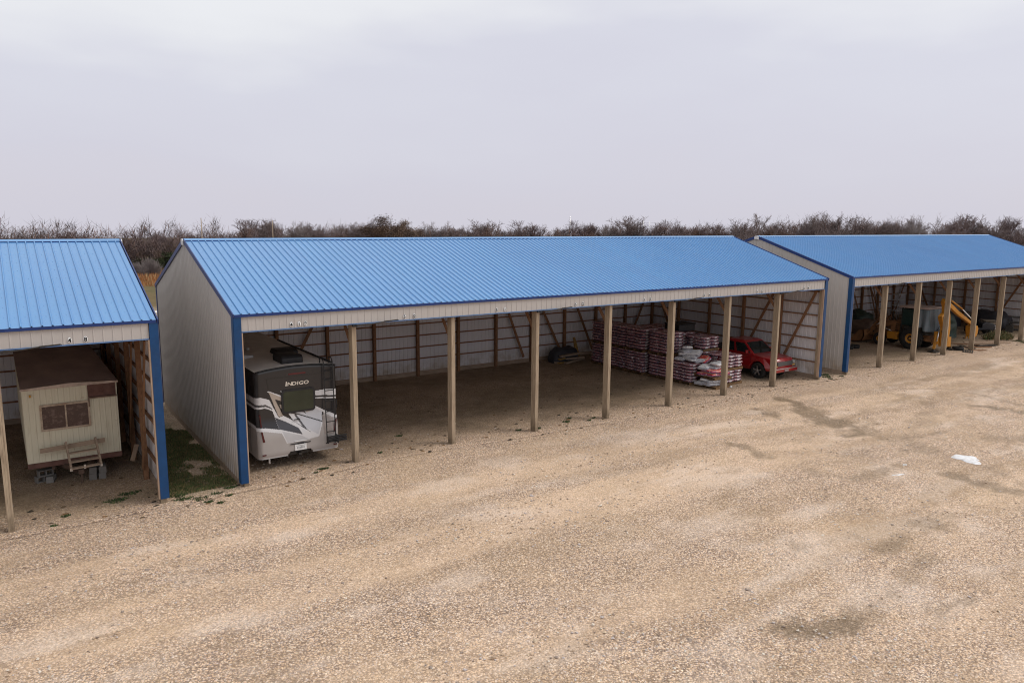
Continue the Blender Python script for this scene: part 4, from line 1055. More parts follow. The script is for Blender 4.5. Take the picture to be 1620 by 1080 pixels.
# ------------------------------------------------------------------ backhoe loader in the right shed
def make_backhoe():
    X0, Y0 = 44.05, 2.5
    root = empty('backhoe_loader', (X0, Y0, gzs(X0, Y0)), label='yellow backhoe loader with a blue grey tarp on its cab, digging arm swung out', cat='backhoe')
    n = NT('worn_yellow_paint'); c = n.coord('Object'); k = n.mix(n.noise(c, 2.5, 5), (.40,.165,.014), (.48,.21,.022))
    k = n.mix(n.remap(n.noise(c, 3.5, 6, .7), .52, .72, 0, .65), k, (.17,.085,.04)); yel = n.fin(k, .5, 0, .4)
    brown = simple('faded_orange_paint', (.22,.105,.045), .6, 0, .35, .25, 4, (.13,.08,.05), .5)
    pale = simple('pale_cab_roof', (.40,.31,.28), .6, 0, .4, .15, 3)
    for sx in (-1,1):
        t = wheel(root, (sx*1.07, 0, .70), sx, .70, .42, .36, yel, 6, True)
        mb = MB()
        for k in range(22):
            a = 2*math.pi*k/22
            for h, s2 in ((0,1),(1,-1)):
                p = Vector((sx*(1.05-.21*h), math.cos(a+.06*h)*.70, .70+math.sin(a+.06*h)*.70)); q = Vector((sx*(.86-.19*h+.0), math.cos(a+.14)*.715, .70+math.sin(a+.14)*.715))
                mb.bar(p, q, .05, .05)
        mb.build('tread', M['rubber'], t)
        wheel(root, (sx*.98, 2.1, .42), sx, .42, .28, .22, yel, 6, True)
    mb = MB(); mb.box(-.38,.38,-.9,3.0,.55,.95); mb.box(-.16,.16,1.8,2.4,.38,.6); mb.box(-.85,.85,2.02,2.18,.36,.5); mb.box(-.9,.9,-.08,.08,.62,.78); mb.build('frame', brown, root)
    mb = MB(); mb.box(-1.0,-.5,.85,1.55,.52,1.0); mb.build('side_tank', yel, root, bevel=.03)
    mb = MB(); mb.prism([(.95,.95),(2.75,.95),(2.78,1.35),(2.6,1.58),(.95,1.70)], -.45, .45); hd = mb.build('hood', brown, root, bevel=.05)
    mb = MB()
    for k in range(4): mb.box(-.462,-.45,1.1,2.2,1.05+k*.13,1.09+k*.13)
    mb.build('hood_vents', M['black'], hd)
    mb = MB(); mb.box(-.46,.46,2.78,2.83,.75,1.4); mb.build('front_grille', M['black'], root)
    mb = MB(); mb.tube([(.25,1.9,1.55),(.25,1.9,2.2),(.27,1.85,2.3)], .04, 10); mb.build('exhaust', M['darksteel'], root)
    # cab
    mb = MB()
    for x, y in ((-.72,-.85),(.72,-.85),(-.72,.80),(.72,.80)): mb.bar((x,y,1.0),(x*.95,y*.97,2.62),.08,.08)
    mb.box(-.76,.76,-.9,.85,.98,1.14); mb.box(-.95,-.6,-.5,.5,1.14,1.45); mb.box(.6,.95,-.5,.5,1.14,1.45)
    mb.build('cab_frame', M['darksteel'], root)
    gl = simple('green_cab_glass', (.02,.04,.036), .12, 0, .5, .2, 4)
    for x in (-.735,.715):
        mb = MB(); mb.box(x,x+.02,-.78,.76,1.5,2.56); mb.build('side_glass', gl, root)
    mb = MB(); mb.box(-.66,.66,.79,.81,1.75,2.56); mb.build('front_glass', gl, root)
    mb = MB(); mb.prism([(-.98,2.64),(.98,2.64),(1.0,2.70),(.88,2.76),(-.88,2.78),(-1.0,2.70)], -.84, .84); mb.build('cab_roof', pale, root, bevel=.03)
    mb = MB(); mb.box(-.3,.3,-.3,.15,1.15,1.35); mb.box(-.3,.3,-.38,-.3,1.35,1.9); mb.build('seat', M['black'], root, bevel=.04)
    # tarp hung over the rear of the cab, in folds
    mb = MB(); vs = []; fs = []; nu, nv = 40, 14
    pts = [(-.80,-.25),(-.80,-.95),(.80,-.95),(.80,-.3)]
    seg = [.7,1.6,.65]; tot = sum(seg)
    for j in range(nv+1):
        t = j/nv
        for i in range(nu+1):
            s_ = i/nu*tot
            if s_ < seg[0]: x, y, nx_, ny_ = -.80, -.25-s_, -1, 0
            elif s_ < seg[0]+seg[1]: x, y, nx_, ny_ = -.80+(s_-seg[0]), -.95, 0, -1
            else: x, y, nx_, ny_ = .80, -.95+(s_-seg[0]-seg[1]), 1, 0
            zb = 1.02+.22*abs(math.sin(s_*1.7+.5)) + (.25 if s_ < .5 else 0)
            z = 2.63 - (2.63-zb)*t
            am = .02+.07*t; d = am*math.sin(s_*11+math.sin(s_*3)*1.5) + .12*t
            vs.append((x+nx_*d, y+ny_*d, z))
    for j in range(nv):
        for i in range(nu): fs.append((j*(nu+1)+i, j*(nu+1)+i+1, (j+1)*(nu+1)+i+1, (j+1)*(nu+1)+i))
    mb.add(vs, fs, 0, True)
    tm = NT('blue_grey_tarp'); cc = tm.coord('Object'); kk = tm.ramp(tm.noise(tm.coord('Object',(3,3,.4)), 2, 4), [(.35,(.11,.15,.175)),(.55,(.17,.195,.225)),(.7,(.10,.185,.195))])
    tp = mb.build('tarp', tm.fin(kk, .5, 0, .4), root, fixn=False); so = tp.modifiers.new('thick','SOLIDIFY'); so.thickness = .012
    # loader arms and bucket
    for sx in (-1,1):
        mb = MB(); x = sx*.62
        mb.bar((x,1.35,1.55),(x,2.55,1.15),.09,.2); mb.bar((x,2.5,1.2),(x,3.25,.5),.09,.2); mb.bar((x,1.4,.9),(x,1.3,1.65),.1,.25)
        mb.build('loader_arm', brown, root)
        mb = MB(); mb.tube([(x,1.4,1.0),(x,2.0,1.15)], .055, 8); mb.tube([(x,2.0,1.15),(x,2.5,1.2)], .03, 8); mb.tube([(x,2.2,1.55),(x,2.75,1.05)], .045, 8); mb.tube([(x,2.75,1.05),(x,3.15,.75)], .028, 8); mb.build('cylinder', M['steel'], root)
        mb = MB(); mb.bar((x,2.1,1.32),(x,2.25,1.95),.05,.09); mb.bar((x,2.25,1.9),(x,2.9,1.0),.05,.08); mb.build('link_bar', brown, root)
    sh = [(3.12,.92),(3.05,.5),(3.2,.14),(3.5,.04),(4.1,.03),(4.1,.06),(3.52,.08),(3.26,.18),(3.13,.5),(3.2,.9)]
    mb = MB(); mb.prism(sh, -1.12, 1.12)
    for x in (-1.12, 1.08): mb.prism([(3.12,.92),(3.05,.5),(3.2,.14),(3.5,.04),(4.1,.03),(3.9,.35),(3.45,.86)], x, x+.04)
    mb.build('loader_bucket', brown, root)
    # stabilisers
    for sx in (-1,1):
        mb = MB(); mb.bar((sx*.55,-1.45,1.15),(sx*1.0,-1.55,.18),.14,.16); mb.box(sx*.5-.12,sx*.5+.12,-1.55,-1.3,.5,1.3); st = mb.build('stabiliser', yel, root)
        mb = MB(); mb.box(sx*1.02-.24,sx*1.02+.24,-1.82,-1.3,.02,.10); mb.box(sx*1.02-.1,sx*1.02+.1,-1.62,-1.48,.1,.24); mb.build('foot_pad', M['darksteel'], st)
        mb = MB(); mb.tube([(sx*.5,-1.55,1.45),(sx*.8,-1.6,.7)], .045, 8); mb.build('cylinder', M['steel'], st)
    mb = MB(); mb.box(-.75,.75,-1.5,-1.25,.5,.85); mb.box(-.75,.75,-1.3,-.85,.6,.75); mb.build('rear_frame', brown, root)
    mb = MB(); mb.prism([(-.3,-1.95),(.3,-1.95),(.35,-1.5),(-.35,-1.5)], .35, .95, axis='z'); mb.build('swing_post', yel, root)
    # arm swung square to the machine: boom, dipper, bucket, rods
    yb = -1.72
    mb = MB(); mb.prism([(-.35,.45),(.15,.40),(.30,1.4),(.12,2.35),(-.28,3.15),(-.30,3.36),(-.62,3.42),(-.80,3.22),(-.62,2.95),(-.55,2.55),(-.98,2.33),(-.92,2.15),(-.55,1.6)], yb-.13, yb+.13, axis='y'); mb.build('boom', yel, root, bevel=.02)
    mb = MB(); mb.prism([(-.5,3.30),(-.3,3.34),(1.2,2.58),(3.55,1.56),(3.5,1.38),(1.2,2.30),(-.2,2.98)], yb-.10, yb+.10, axis='y'); mb.build('dipper', yel, root, bevel=.02)
    mb = MB(); mb.tube([(.3,yb,3.26),(1.9,yb,2.62)], .055, 10); mb.build('cylinder', yel, root)
    mb = MB(); mb.tube([(1.9,yb,2.62),(3.55,yb,1.76)], .034, 10); mb.build('piston_rod', M['white'], root)
    mb = MB(); mb.tube([(-.75,yb-.2,2.3),(-.3,yb-.2,1.1)], .06, 10); mb.tube([(-.3,yb-.2,1.1),(-.05,yb-.2,.6)], .035, 10); mb.build('cylinder', M['darksteel'], root)
    mb = MB(); mb.bar((3.5,yb,1.76),(3.72,yb,1.4),.2,.07); mb.bar((3.2,yb,1.55),(3.55,yb,1.75),.24,.06); mb.build('bucket_link', yel, root)
    bk = [(3.25,1.40),(3.62,1.44),(3.76,1.22),(3.72,.92),(3.58,.74),(3.4,.68),(3.32,1.0)]
    mb = MB(); mb.prism(bk, yb-.3, yb+.3, axis='y')
    for k in range(4): mb.box(3.32,3.42,yb-.28+k*.165,yb-.22+k*.165,.55,.72)
    mb.build('digging_bucket', yel, root, bevel=.02)
    mb = MB(); mb.tube([(-.4,-1.3,1.2),(-.5,-1.6,1.75),(-.5,-1.75,1.2),(-.3,-1.8,.8)], .022, 6); mb.tube([(-.15,-1.3,1.1),(-.35,-1.65,1.5),(-.45,-1.8,1.9)], .02, 6); mb.build('hoses', M['black'], root)
make_backhoe()

# ------------------------------------------------------------------ clutter
def at(o, x, y, rz=0, z=0):
    o.location = (x, y, gzs(x, y)+z); o.rotation_euler[2] = rz; return o
def tyre_obj(label, x, y, tilt=0, rz=0, z=0):
    mb = MB(); mb.lathe((0,0,0),(0,0,1),[(.0,.19),(.0,.3),(.04,.335),(.18,.335),(.22,.3),(.22,.19),(.11,.2),(0,.19)],28)
    o = mb.build('tyre', M['rubber']); at(o,x,y,rz,z+.005); o.rotation_euler[0] = tilt; tag(o, label, 'tyre', 'loose tyres on the gravel')
tyre_obj('black tyre flat on the gravel inside the left corner of the right shed', 40.4, 4.7)
tyre_obj('black tyre leaning on the one inside the left corner of the right shed', 39.75, 4.75, .15, .4, .02)
tyre_obj('dark tyre lying by the rear stabiliser of the backhoe', 45.4, .55)
rr = random.Random(5)
def plank(x, y, rz, L, w, t, label, mat=None, z=0.004, tilt=0):
    mb = MB(); n_ = 4
    mb.box(-L/2, L/2, -w/2, w/2, 0, t); o = mb.build('plank', mat or M['board']); at(o,x,y,rz,z); o.rotation_euler[1] = tilt; tag(o, label, 'plank', 'loose planks on the ground')
plank(50.6,1.05,-.6,3.2,.22,.05,'pale plank lying nearest the yard in front of the junk in the right shed', M['lath'])
plank(51.6,1.35,-.5,2.6,.15,.05,'narrow pale plank behind the nearest plank in the right shed', M['lath'])
plank(49.6,.9,-.75,2.2,.18,.05,'brown plank crossing beside the fourth post of the right shed')
plank(52.6,1.9,-.55,3.4,.28,.09,'thick grey plank under the junk in the right shed')
plank(47.6,.35,-.5,2.0,.14,.06,'dark plank on the gravel beside the backhoe bucket', M['brace'])
plank(48.4,1.5,-.9,1.8,.14,.05,'short brown plank beneath the backhoe digging bucket', M['brace'])
plank(46.3,-.25,-.55,1.1,.16,.05,'dark plank lying outside the third post of the right shed', M['brace'])
for k,(x,y,rz,L,w_,lab) in enumerate([(45.2,-.15,.4,.9,.5,'dark flat steel grating lying left of the third post of the right shed'),(47.0,.75,1.1,1.2,.35,'dark bent sheet scrap between the third post and the digging bucket'),(48.9,.4,-.4,1.5,.3,'dark sheet scrap in front of the fourth post of the right shed')]):
    mb = MB()
    for j in range(5): mb.bar((-L/2,-w_/2+j*w_/4,.03),(L/2,-w_/2+j*w_/4,.03+.02*((j+k)%3)),.06,.03)
    mb.bar((-L/2,-w_/2,.05),(-L/2,w_/2,.05),.06,.04); mb.bar((L/2,-w_/2,.06),(L/2,w_/2,.06),.06,.04)
    o = mb.build('scrap_grating', M['darksteel']); at(o,x,y,rz); tag(o,lab,'scrap metal','flat steel scrap by the backhoe')
# ride-on mower
def make_mower():
    o = empty('ride_on_mower', (54.6,3.3,gzs(54.6,3.3)), R(50), label='dark ride on mower with white front trim among the junk in the right shed', cat='mower')
    dk = simple('dark_mower_paint', (.03,.03,.035), .35, 0, .5, .2)
    mb = MB(); mb.prism([(-.9,.35),(-.95,.6),(-.8,.85),(-.2,.92),(0,.8),(0,.35)], -.35,.35); mb.build('hood', dk, o, bevel=.05)
    mb = MB(); mb.prism([(0,.35),(0,.5),(.9,.55),(.95,.35)], -.45,.45); mb.build('body', dk, o, bevel=.04)
    mb = MB(); mb.box(-.25,.25,.35,.8,.6,.72); mb.prism([(.75,.7),(.85,1.15),(.93,1.15),(.85,.7)],-.24,.24); mb.build('seat', M['black'], o, bevel=.04)
    mb = MB(); mb.tube([(0,-.05,.85),(0,.15,1.1)],.02,8); mb.lathe((0,.15,1.1),(0,.5,.8),[(-.015,.17),(0,.19),(.015,.17),(-.015,.17)],20); mb.build('steering_wheel', M['black'], o)
    for x,y,r_ in ((-.42,-.6,.2),(.42,-.6,.2),(-.5,.55,.27),(.5,.55,.27)):
        mb = MB(); mb.lathe((x,y,r_),(1 if x < 0 else -1,0,0),[(-.08,.02),(-.1,r_*.5),(-.1,r_*.85),(-.07,r_),(.07,r_),(.1,r_*.85),(.1,.02)],20); mb.build('wheel', M['rubber'], o)
    mb = MB(); mb.box(-.3,.3,-.97,-.93,.45,.55); mb.box(-.3,-.18,-.95,-.9,.62,.72); mb.box(.18,.3,-.95,-.9,.62,.72); mb.build('front_trim', M['white'], o)
make_mower()
def tarp_heap(name, label, x, y, lx, ly, h, mat, seed, cat='tarp heap', rz=0):
    mb = MB(); nu, nv = 36, 12; off = Vector((seed*3.7, seed*1.3, 0)); vs = []; fs = []
    for j in range(nv+1):
        t = j/nv
        for i in range(nu):
            a = 2*math.pi*i/nu
            rad = math.sin((1-t)*math.pi/2)**.5; zz = h*math.sin(t*math.pi/2)**.8
            px = lx/2*rad*math.copysign(abs(math.cos(a))**.6, math.cos(a)); py = ly/2*rad*math.copysign(abs(math.sin(a))**.6, math.sin(a))
            p = Vector((px,py,zz)); q = mnoise.noise(p*1.6+off)*.18*h + mnoise.noise(p*5+off)*.05
            vs.append((px*(1+q*.3), py*(1+q*.3), max(0, zz + q*(1 if j else 0))))
    for j in range(nv):
        for i in range(nu): fs.append((j*nu+i, j*nu+(i+1)%nu, (j+1)*nu+(i+1)%nu, (j+1)*nu+i))
    mb.add(vs, fs, 0, True); o = mb.build(name, mat); at(o,x,y,rz); tag(o, label, cat); return o
gt = simple('dark_green_tarp', (.022,.04,.03), .5, 0, .4, .3, 2); bt = simple('brown_tarp', (.13,.09,.07), .7, 0, .3, .3, 2); kt = simple('charcoal_tarp', (.03,.03,.036), .55, 0, .4, .35, 2)
tarp_heap('covered_machine', 'dark green tarp covered machine behind the backhoe digging arm', 50.6,5.0,2.3,3.4,1.75, gt, 2)
tarp_heap('covered_machine', 'dark green covered machine in the far left of the right shed', 50.0,10.2,2.4,1.8,1.3, gt, 5)
tarp_heap('tarp_heap', 'low brown tarp heap left of the loader bucket in the right shed', 48.2,8.4,3.2,2.4,.9, bt, 7)
tarp_heap('tarp_heap', 'long charcoal covered heap against the rear wall right of the backhoe', 57.0,7.5,3.6,2.6,1.5, kt, 9)
tarp_heap('covered_machine', 'charcoal covered machine near the right edge of the picture', 59.2,4.6,2.2,3.,1.35, kt, 12)
# steel drum, block of tan crates, pipes
mb = MB(); mb.lathe((0,0,0),(0,0,1),[(0,0),(0,.29),(.3,.29),(.31,.3),(.33,.29),(.6,.29),(.61,.3),(.63,.29),(.88,.29),(.88,0)],24)
o = mb.build('steel_drum', simple('dark_blue_drum', (.03,.035,.06), .5, .2, .5, .3)); at(o,53.0,6.4); tag(o,'dark blue steel drum standing behind the ride on mower','drum')
mb = MB(); mb.box(-.6,.6,-.45,.45,.05,.12)
for k in range(3): mb.box(-.6,.6,-.45,-.42,.2+k*.2,.34+k*.2); mb.box(-.6,.6,.42,.45,.2+k*.2,.34+k*.2); mb.box(-.6,-.57,-.42,.42,.2+k*.2,.34+k*.2); mb.box(.57,.6,-.42,.42,.2+k*.2,.34+k*.2)
for x in (-.55,.51):
    for y in (-.41,.37): mb.box(x,x+.04,y,y+.04,0,.8)
mb.box(-.62,.62,-.47,.47,.8,.84)
o = mb.build('wooden_crate', wood('tan_crate_wood',(.34,.28,.22),(.2,.15,.1))); at(o,56.9,3.6,R(40)); tag(o,'tan slatted wooden crate beside the fifth post of the right shed','crate')
for k,(x,y,z,rz,L,lab) in enumerate([(60.5,3.0,.9,R(-40),4.,'long dark pipe resting highest on the junk at the right edge'),(60.0,2.6,.55,R(-35),3.6,'dark pipe lower on the junk at the right edge'),(58.7,2.3,.12,R(-50),3.2,'dark pipe lying lowest by the brush at the right edge')]):
    mb = MB(); mb.tube([(-L/2,0,0),(L/2,0,0)],.07,12); o = mb.build('pipe', M['darksteel']); at(o,x,y,rz,z); tag(o,lab,'pipe','pipes among the junk')
mb = MB(); mb.box(-.35,.35,-.25,.25,.0,.45); mb.box(-.3,.3,-.2,.2,.45,.55); mb.tube([(0,0,.55),(0,.1,.8),(.15,.15,.85)],.05,8)
o = mb.build('engine_block', M['darksteel'], bevel=.02); at(o,57.9,2.6,.3); tag(o,'dark engine block on the ground beside the tan crate','engine')
# wire shelving with pale goods, and two leaning poles, deep in the right shed
root = empty('wire_rack', (56.6,10.6,gzs(56,10)), label='pale wire rack standing at the rear wall above the backhoe hood', cat='rack')
mb = MB()
for x in (-.6,.6):
    for y in (-.25,.25): mb.box(x-.02,x+.02,y-.02,y+.02,0,2.6)
mb.build('uprights', M['steel'], root)
for z in (.9,1.35,1.8,2.25):
    mb = MB(); mb.box(-.62,.62,-.27,.27,z,z+.035)
    for k in range(9): mb.box(-.6+k*.15,-.58+k*.15,-.28,-.27,z,z+.16)
    mb.build('shelf', M['white'], root)
for k,(x,y,tx,L) in enumerate([(52.2,9.6,.16,3.6),(52.9,9.8,-.1,3.8),(53.6,9.7,.1,3.4)]):
    mb = MB(); mb.tube([(0,0,0),(.1,0,L/2),(.05,.0,L)],[.05,.045,.035],8); o = mb.build('leaning_pole', M['brace']); at(o,x,y); o.rotation_euler = (-.35,tx,0)
    tag(o, ['dark pole leaning left of the three at the rear of the right shed','dark pole leaning in the middle of the three at the rear of the right shed','dark pole leaning right of the three at the rear of the right shed'][k], 'pole', 'poles leaning at the rear of the right shed')
# wood pile beside the bag stacks
yellow = wood('yellow_timber', (.36,.22,.07), (.16,.09,.04), .8, (1,9,9))
for k in range(9):
    a = rr.uniform(-.25,.25); L = rr.uniform(1.1,1.9); lay = k//4
    mb = MB(); mb.bar((-L/2,0,0),(L/2,0,rr.uniform(-.05,.12)),.2,.09); o = mb.build('timber', yellow if k % 2 else M['board'])
    at(o, 21.35+rr.uniform(-.35,.25), 10.6+(k%4)*.24, .15+a, .05+lay*.2)
    tag(o, 'piece of yellow brown timber in the pile between rear wall and bag stacks', 'timber', 'timber pile by the rear wall')
tarp_heap('tarp_heap', 'dark sheet bundled on top of the timber pile by the rear wall', 21.2, 11.2, 1.9, 1.0, .85, kt, 21)
for k,(dx,ln) in enumerate(((0,.5),(.22,-.1))):
    mb = MB(); mb.bar((21.95+dx,10.9,.05),(21.8+dx+ln*.3,11.2,1.3),.06,.1); o = mb.build('stake', yellow); tag(o, ['left wooden stake standing up behind the timber pile','right wooden stake standing up behind the timber pile'][k],'stake','stakes behind the timber pile')
mb = MB(); mb.bar((-2.5,3.6,.25),(-2.32,3.7,.75),.03,.14); o = mb.build('plank', M['lath']); tag(o,'pale broken board leaning inside the left shed near its right wall','plank','loose planks on the ground')

# ------------------------------------------------------------------ snow
sn = NT('old_snow'); c = sn.coord('Object'); k = sn.mix(sn.remap(sn.noise(c, 7, 5, .7), .45, .7), (.78,.78,.80), (.50,.46,.42)); sn.bump(sn.noise(c, 14, 5), .4, .02); M['snow'] = sn.fin(k, .6, 0, .3)
def snow_patch(mb, cx, cy, pts, h=.035):
    n_ = len(pts); rings = [1., .88, .6, .25]; zs = [-.02, h*.8, h, h*1.05]; vs = []; fs = []
    mx = sum(p[0] for p in pts)/n_; my = sum(p[1] for p in pts)/n_
    for r_, z in zip(rings, zs):
        for (x,y) in pts: vs.append((cx+mx+(x-mx)*r_, cy+my+(y-my)*r_, gzs(cx+x,cy+y)+z if cy < 15 else z-.16))
    for j in range(len(rings)-1):
        for i in range(n_): fs.append((j*n_+i,j*n_+(i+1)%n_,(j+1)*n_+(i+1)%n_,(j+1)*n_+i))
    fs.append(tuple((len(rings)-1)*n_+i for i in range(n_)))
    mb.add(vs, fs, 0, True)
def ragged(a, b, ang, n=40, seed=1, rough=.3):
    q = random.Random(seed); ph = [q.random()*6.3 for _ in range(6)]; out = []
    for i in range(n):
        t = 2*math.pi*i/n; r_ = 1 + rough*sum(math.sin((k+2)*t+ph[k])/(k+1.4) for k in range(6))
        x = a*r_*math.cos(t); y = b*r_*math.sin(t); c_, s_ = math.cos(R(ang)), math.sin(R(ang)); out.append((x*c_-y*s_, x*s_+y*c_))
    return out
mb = MB(); snow_patch(mb, 21.55, -10.75, ragged(.52,.34,-74,72,27,.42), .02); o = mb.build('snow_patch', M['snow'])
tag(o, 'large white snow patch left on the open gravel at the right', 'snow patch', 'snow patches left on the gravel')
mb = MB(); snow_patch(mb, 17.85, -10.35, ragged(.20,.06,-20,30,8,.35), .015); o = mb.build('snow_patch', M['snow'])
tag(o, 'thin sliver of snow on the gravel left of the large snow patch', 'snow patch', 'snow patches left on the gravel')
mb = MB(); snow_patch(mb, 19.1, -9.9, ragged(.07,.04,-20,20,9,.35), .012); o = mb.build('snow_patch', M['snow'])
tag(o, 'tiny speck of snow between the snow sliver and the large snow patch', 'snow patch', 'snow patches left on the gravel')
mb = MB(); q = random.Random(3)
for i in range(70):
    y = q.uniform(28, 50); x = 3 + (y-35)*.13 + q.uniform(-6, 8)
    snow_patch(mb, x, y, ragged(q.uniform(.15,.6), q.uniform(.2,.9), q.uniform(0,180), 18, i, .3), .06)
o = mb.build('snow', M['snow']); tag(o, 'scattered snow remnants on the field between the two left sheds', 'snow', kind='stuff')
# white scrap by the front pile
mb = MB(); mb.add([(0,0,0),(.2,.03,.02),(.24,.16,.05),(.08,.18,.01),(.12,.08,.09)],[(0,1,4),(1,2,4),(2,3,4),(3,0,4)]); o = mb.build('torn_scrap', M['white']); at(o,23.55,.95,.4,.01); tag(o,'white torn scrap of bag on the gravel by the fifth post','scrap')

# ------------------------------------------------------------------ grass, weeds, stones
def blades(name, places, mats, label, cat, hmin, hmax, w, lean=.5, seed=1):
    q = np.random.default_rng(seed); mb = MB()
    for (x, y, z, mi, s_) in places:
        a = q.random()*6.283; h = (hmin+(hmax-hmin)*q.random())*s_; l = lean*h*q.random(); b = q.random()*6.283
        ux, uy = math.cos(a)*w*s_, math.sin(a)*w*s_; lx, ly = math.cos(b)*l, math.sin(b)*l
        vs = [(x-ux,y-uy,z),(x+ux,y+uy,z),(x+lx*.4+ux*.7,y+ly*.4+uy*.7,z+h*.6),(x+lx*.4-ux*.7,y+ly*.4-uy*.7,z+h*.6),(x+lx,y+ly,z+h)]
        mb.add(vs, [(0,1,2,3),(3,2,4)], mi)
    o = mb.build(name, mats, fixn=False); tag(o, label, cat, kind='stuff'); return o
gm = [simple('grass_green', (.082,.13,.042), .7, 0, .3, .3, 3), simple('grass_dark', (.05,.068,.028), .7, 0, .3, .3, 3), simple('grass_straw', (.24,.18,.09), .8, 0, .2, .3, 3)]
pl = []
for i in range(80000):
    x = rng.uniform(-2.05,-.08); y = rng.uniform(.3,8.2)
    d = fbm(np.float64(x*1.1+50), np.float64(y*.7), 33, 3)
    thr = .31 + .14*max(0,(x+.9)) + .3*max(0,.6-y)*.6 + (.08 if y > 5.6 else 0)
    if d > thr-.03 and rng.random() < min(.6, (d-thr+.03)*5): pl.append((x,y,gzs(x,y)+.0,int(rng.choice([0,0,1,2,2])),1.))
blades('grass', pl, gm, 'short green grass between the left shed and the middle shed', 'grass', .025,.07,.010)
pl = []
clump = [(-1.3,-.35,.28),(-.8,-.2,.2),(-1.7,-.1,.25),(-.55,-.55,.12),(-1.15,-.75,.14),(-.9,-1.0,.12),(-.35,.1,.2),(-1.75,.25,.25),(10.5,.5,.14),(11.3,.35,.16),(12.9,.55,.2),(13.3,.9,.14),(13.8,.2,.1),(14.2,.4,.1),(30.2,.1,.3),(30.6,.5,.35),(31.0,-.2,.25),(29.9,-.3,.2),(52.9,-.3,.5),(53.6,.2,.6),(6.2,2.1,.15),(8.9,2.8,.15),(2.2,-.15,.1),(2.6,.05,.12),(2.45,.1,.1),(4.7,.5,.1),(-4.6,.4,.12),(-4.9,-.2,.1),(-3.3,.9,.35),(-2.9,1.3,.3)]
for (cx,cy,r_) in clump:
    r_ *= .62
    for i in range(int(150*r_/.15)):
        a = rng.random()*6.283; rad = r_*math.sqrt(rng.random())*(1+.3*math.sin(3*a)); x = cx+rad*math.cos(a)*1.5; y = cy+rad*math.sin(a)*.8
        pl.append((x,y,gzs(x,y),int(rng.choice([1,1,0])),1.))
blades('weeds', pl, gm, 'small dark green weed tufts along the front of the sheds', 'weeds', .02,.07,.012, .8)
pl = []
for i in range(26000):
    y = rng.uniform(74,106); x = rng.uniform(-6,34)
    if fbm(np.float64(x*.15), np.float64(y*.12), 44, 3) > .36: pl.append((x,y,-.16,int(rng.choice([0,0,1,2])),.6 if y < 82 else 1.))
om = [simple('tall_grass_orange', (.40,.185,.075), .8, 0, .2, .25, .4), simple('tall_grass_rust', (.30,.125,.05), .8, 0, .2, .25, .4), simple('tall_grass_straw', (.40,.27,.14), .8, 0, .2, .25, .4)]
blades('tall_grass', pl, om, 'tall orange dry grass in the field in front of the left trees', 'tall grass', .7,1.25,.05,.35)
# brush heap at the right edge
pl = []
for i in range(1700):
    a = rng.random()*6.283; rad = math.sqrt(rng.random()); pl.append((53.4+1.5*rad*math.cos(a), 1.5+.8*rad*math.sin(a), gzs(53,1)+.45*(1-rad*rad)*rng.random(), int(rng.choice([0,1,2,2])), 1.))
blades('brush_heap', pl, gm, 'low green brown brush heap beside the fifth post of the right shed', 'brush heap', .12,.3,.02,1.2)
def stones():
    mb = MB(); q = np.random.default_rng(12); ph = (1+5**.5)/2
    ico = np.array([(-1,ph,0),(1,ph,0),(-1,-ph,0),(1,-ph,0),(0,-1,ph),(0,1,ph),(0,-1,-ph),(0,1,-ph),(ph,0,-1),(ph,0,1),(-ph,0,-1),(-ph,0,1)])/1.9
    F = [(0,11,5),(0,5,1),(0,1,7),(0,7,10),(0,10,11),(1,5,9),(5,11,4),(11,10,2),(10,7,6),(7,1,8),(3,9,4),(3,4,2),(3,2,6),(3,6,8),(3,8,9),(4,9,5),(2,4,11),(6,2,10),(8,6,7),(9,8,1)]
    cnt = 0
    while cnt < 13000:
        x = q.uniform(-9,40); y = q.uniform(-19,2.5)
        pd = math.hypot(x-CAM.x, y-CAM.y)
        if q.random() > (14/pd)**1.3: continue
        dens = fbm(np.float64(x*.35), np.float64(y*.5), 19, 3)
        if q.random() > max(0.03, (dens-.38)*4): continue
        s_ = .011+.024*q.random()**2.2 + (.03*q.random() if q.random() < .03 else 0)
        v = ico*s_*(1+.28*q.standard_normal((12,1)))*np.array([1,.8+.3*q.random(),.55])
        a = q.random()*6.283; c_, s2 = math.cos(a), math.sin(a)
        v = np.stack([v[:,0]*c_-v[:,1]*s2+x, v[:,0]*s2+v[:,1]*c_+y, v[:,2]+gzs(x,y)+s_*.15-.005],-1)
        mb.add(v.tolist(), F, int(q.integers(0,5))); cnt += 1
    # the one larger pale stone lump near the left foreground
    cols = [(.55,.43,.31),(.42,.31,.22),(.62,.55,.47),(.30,.24,.2),(.48,.42,.4)]
    o = mb.build('loose_stones', [simple('stone_%s' % nm, c_, .85, 0, .25, .25, 30) for nm, c_ in zip(('tan','brown','cream','dark','grey'), cols)], fixn=False)
    tag(o, 'loose tan and grey stones strewn over the gravel yard', 'stones', kind='stuff')
stones()
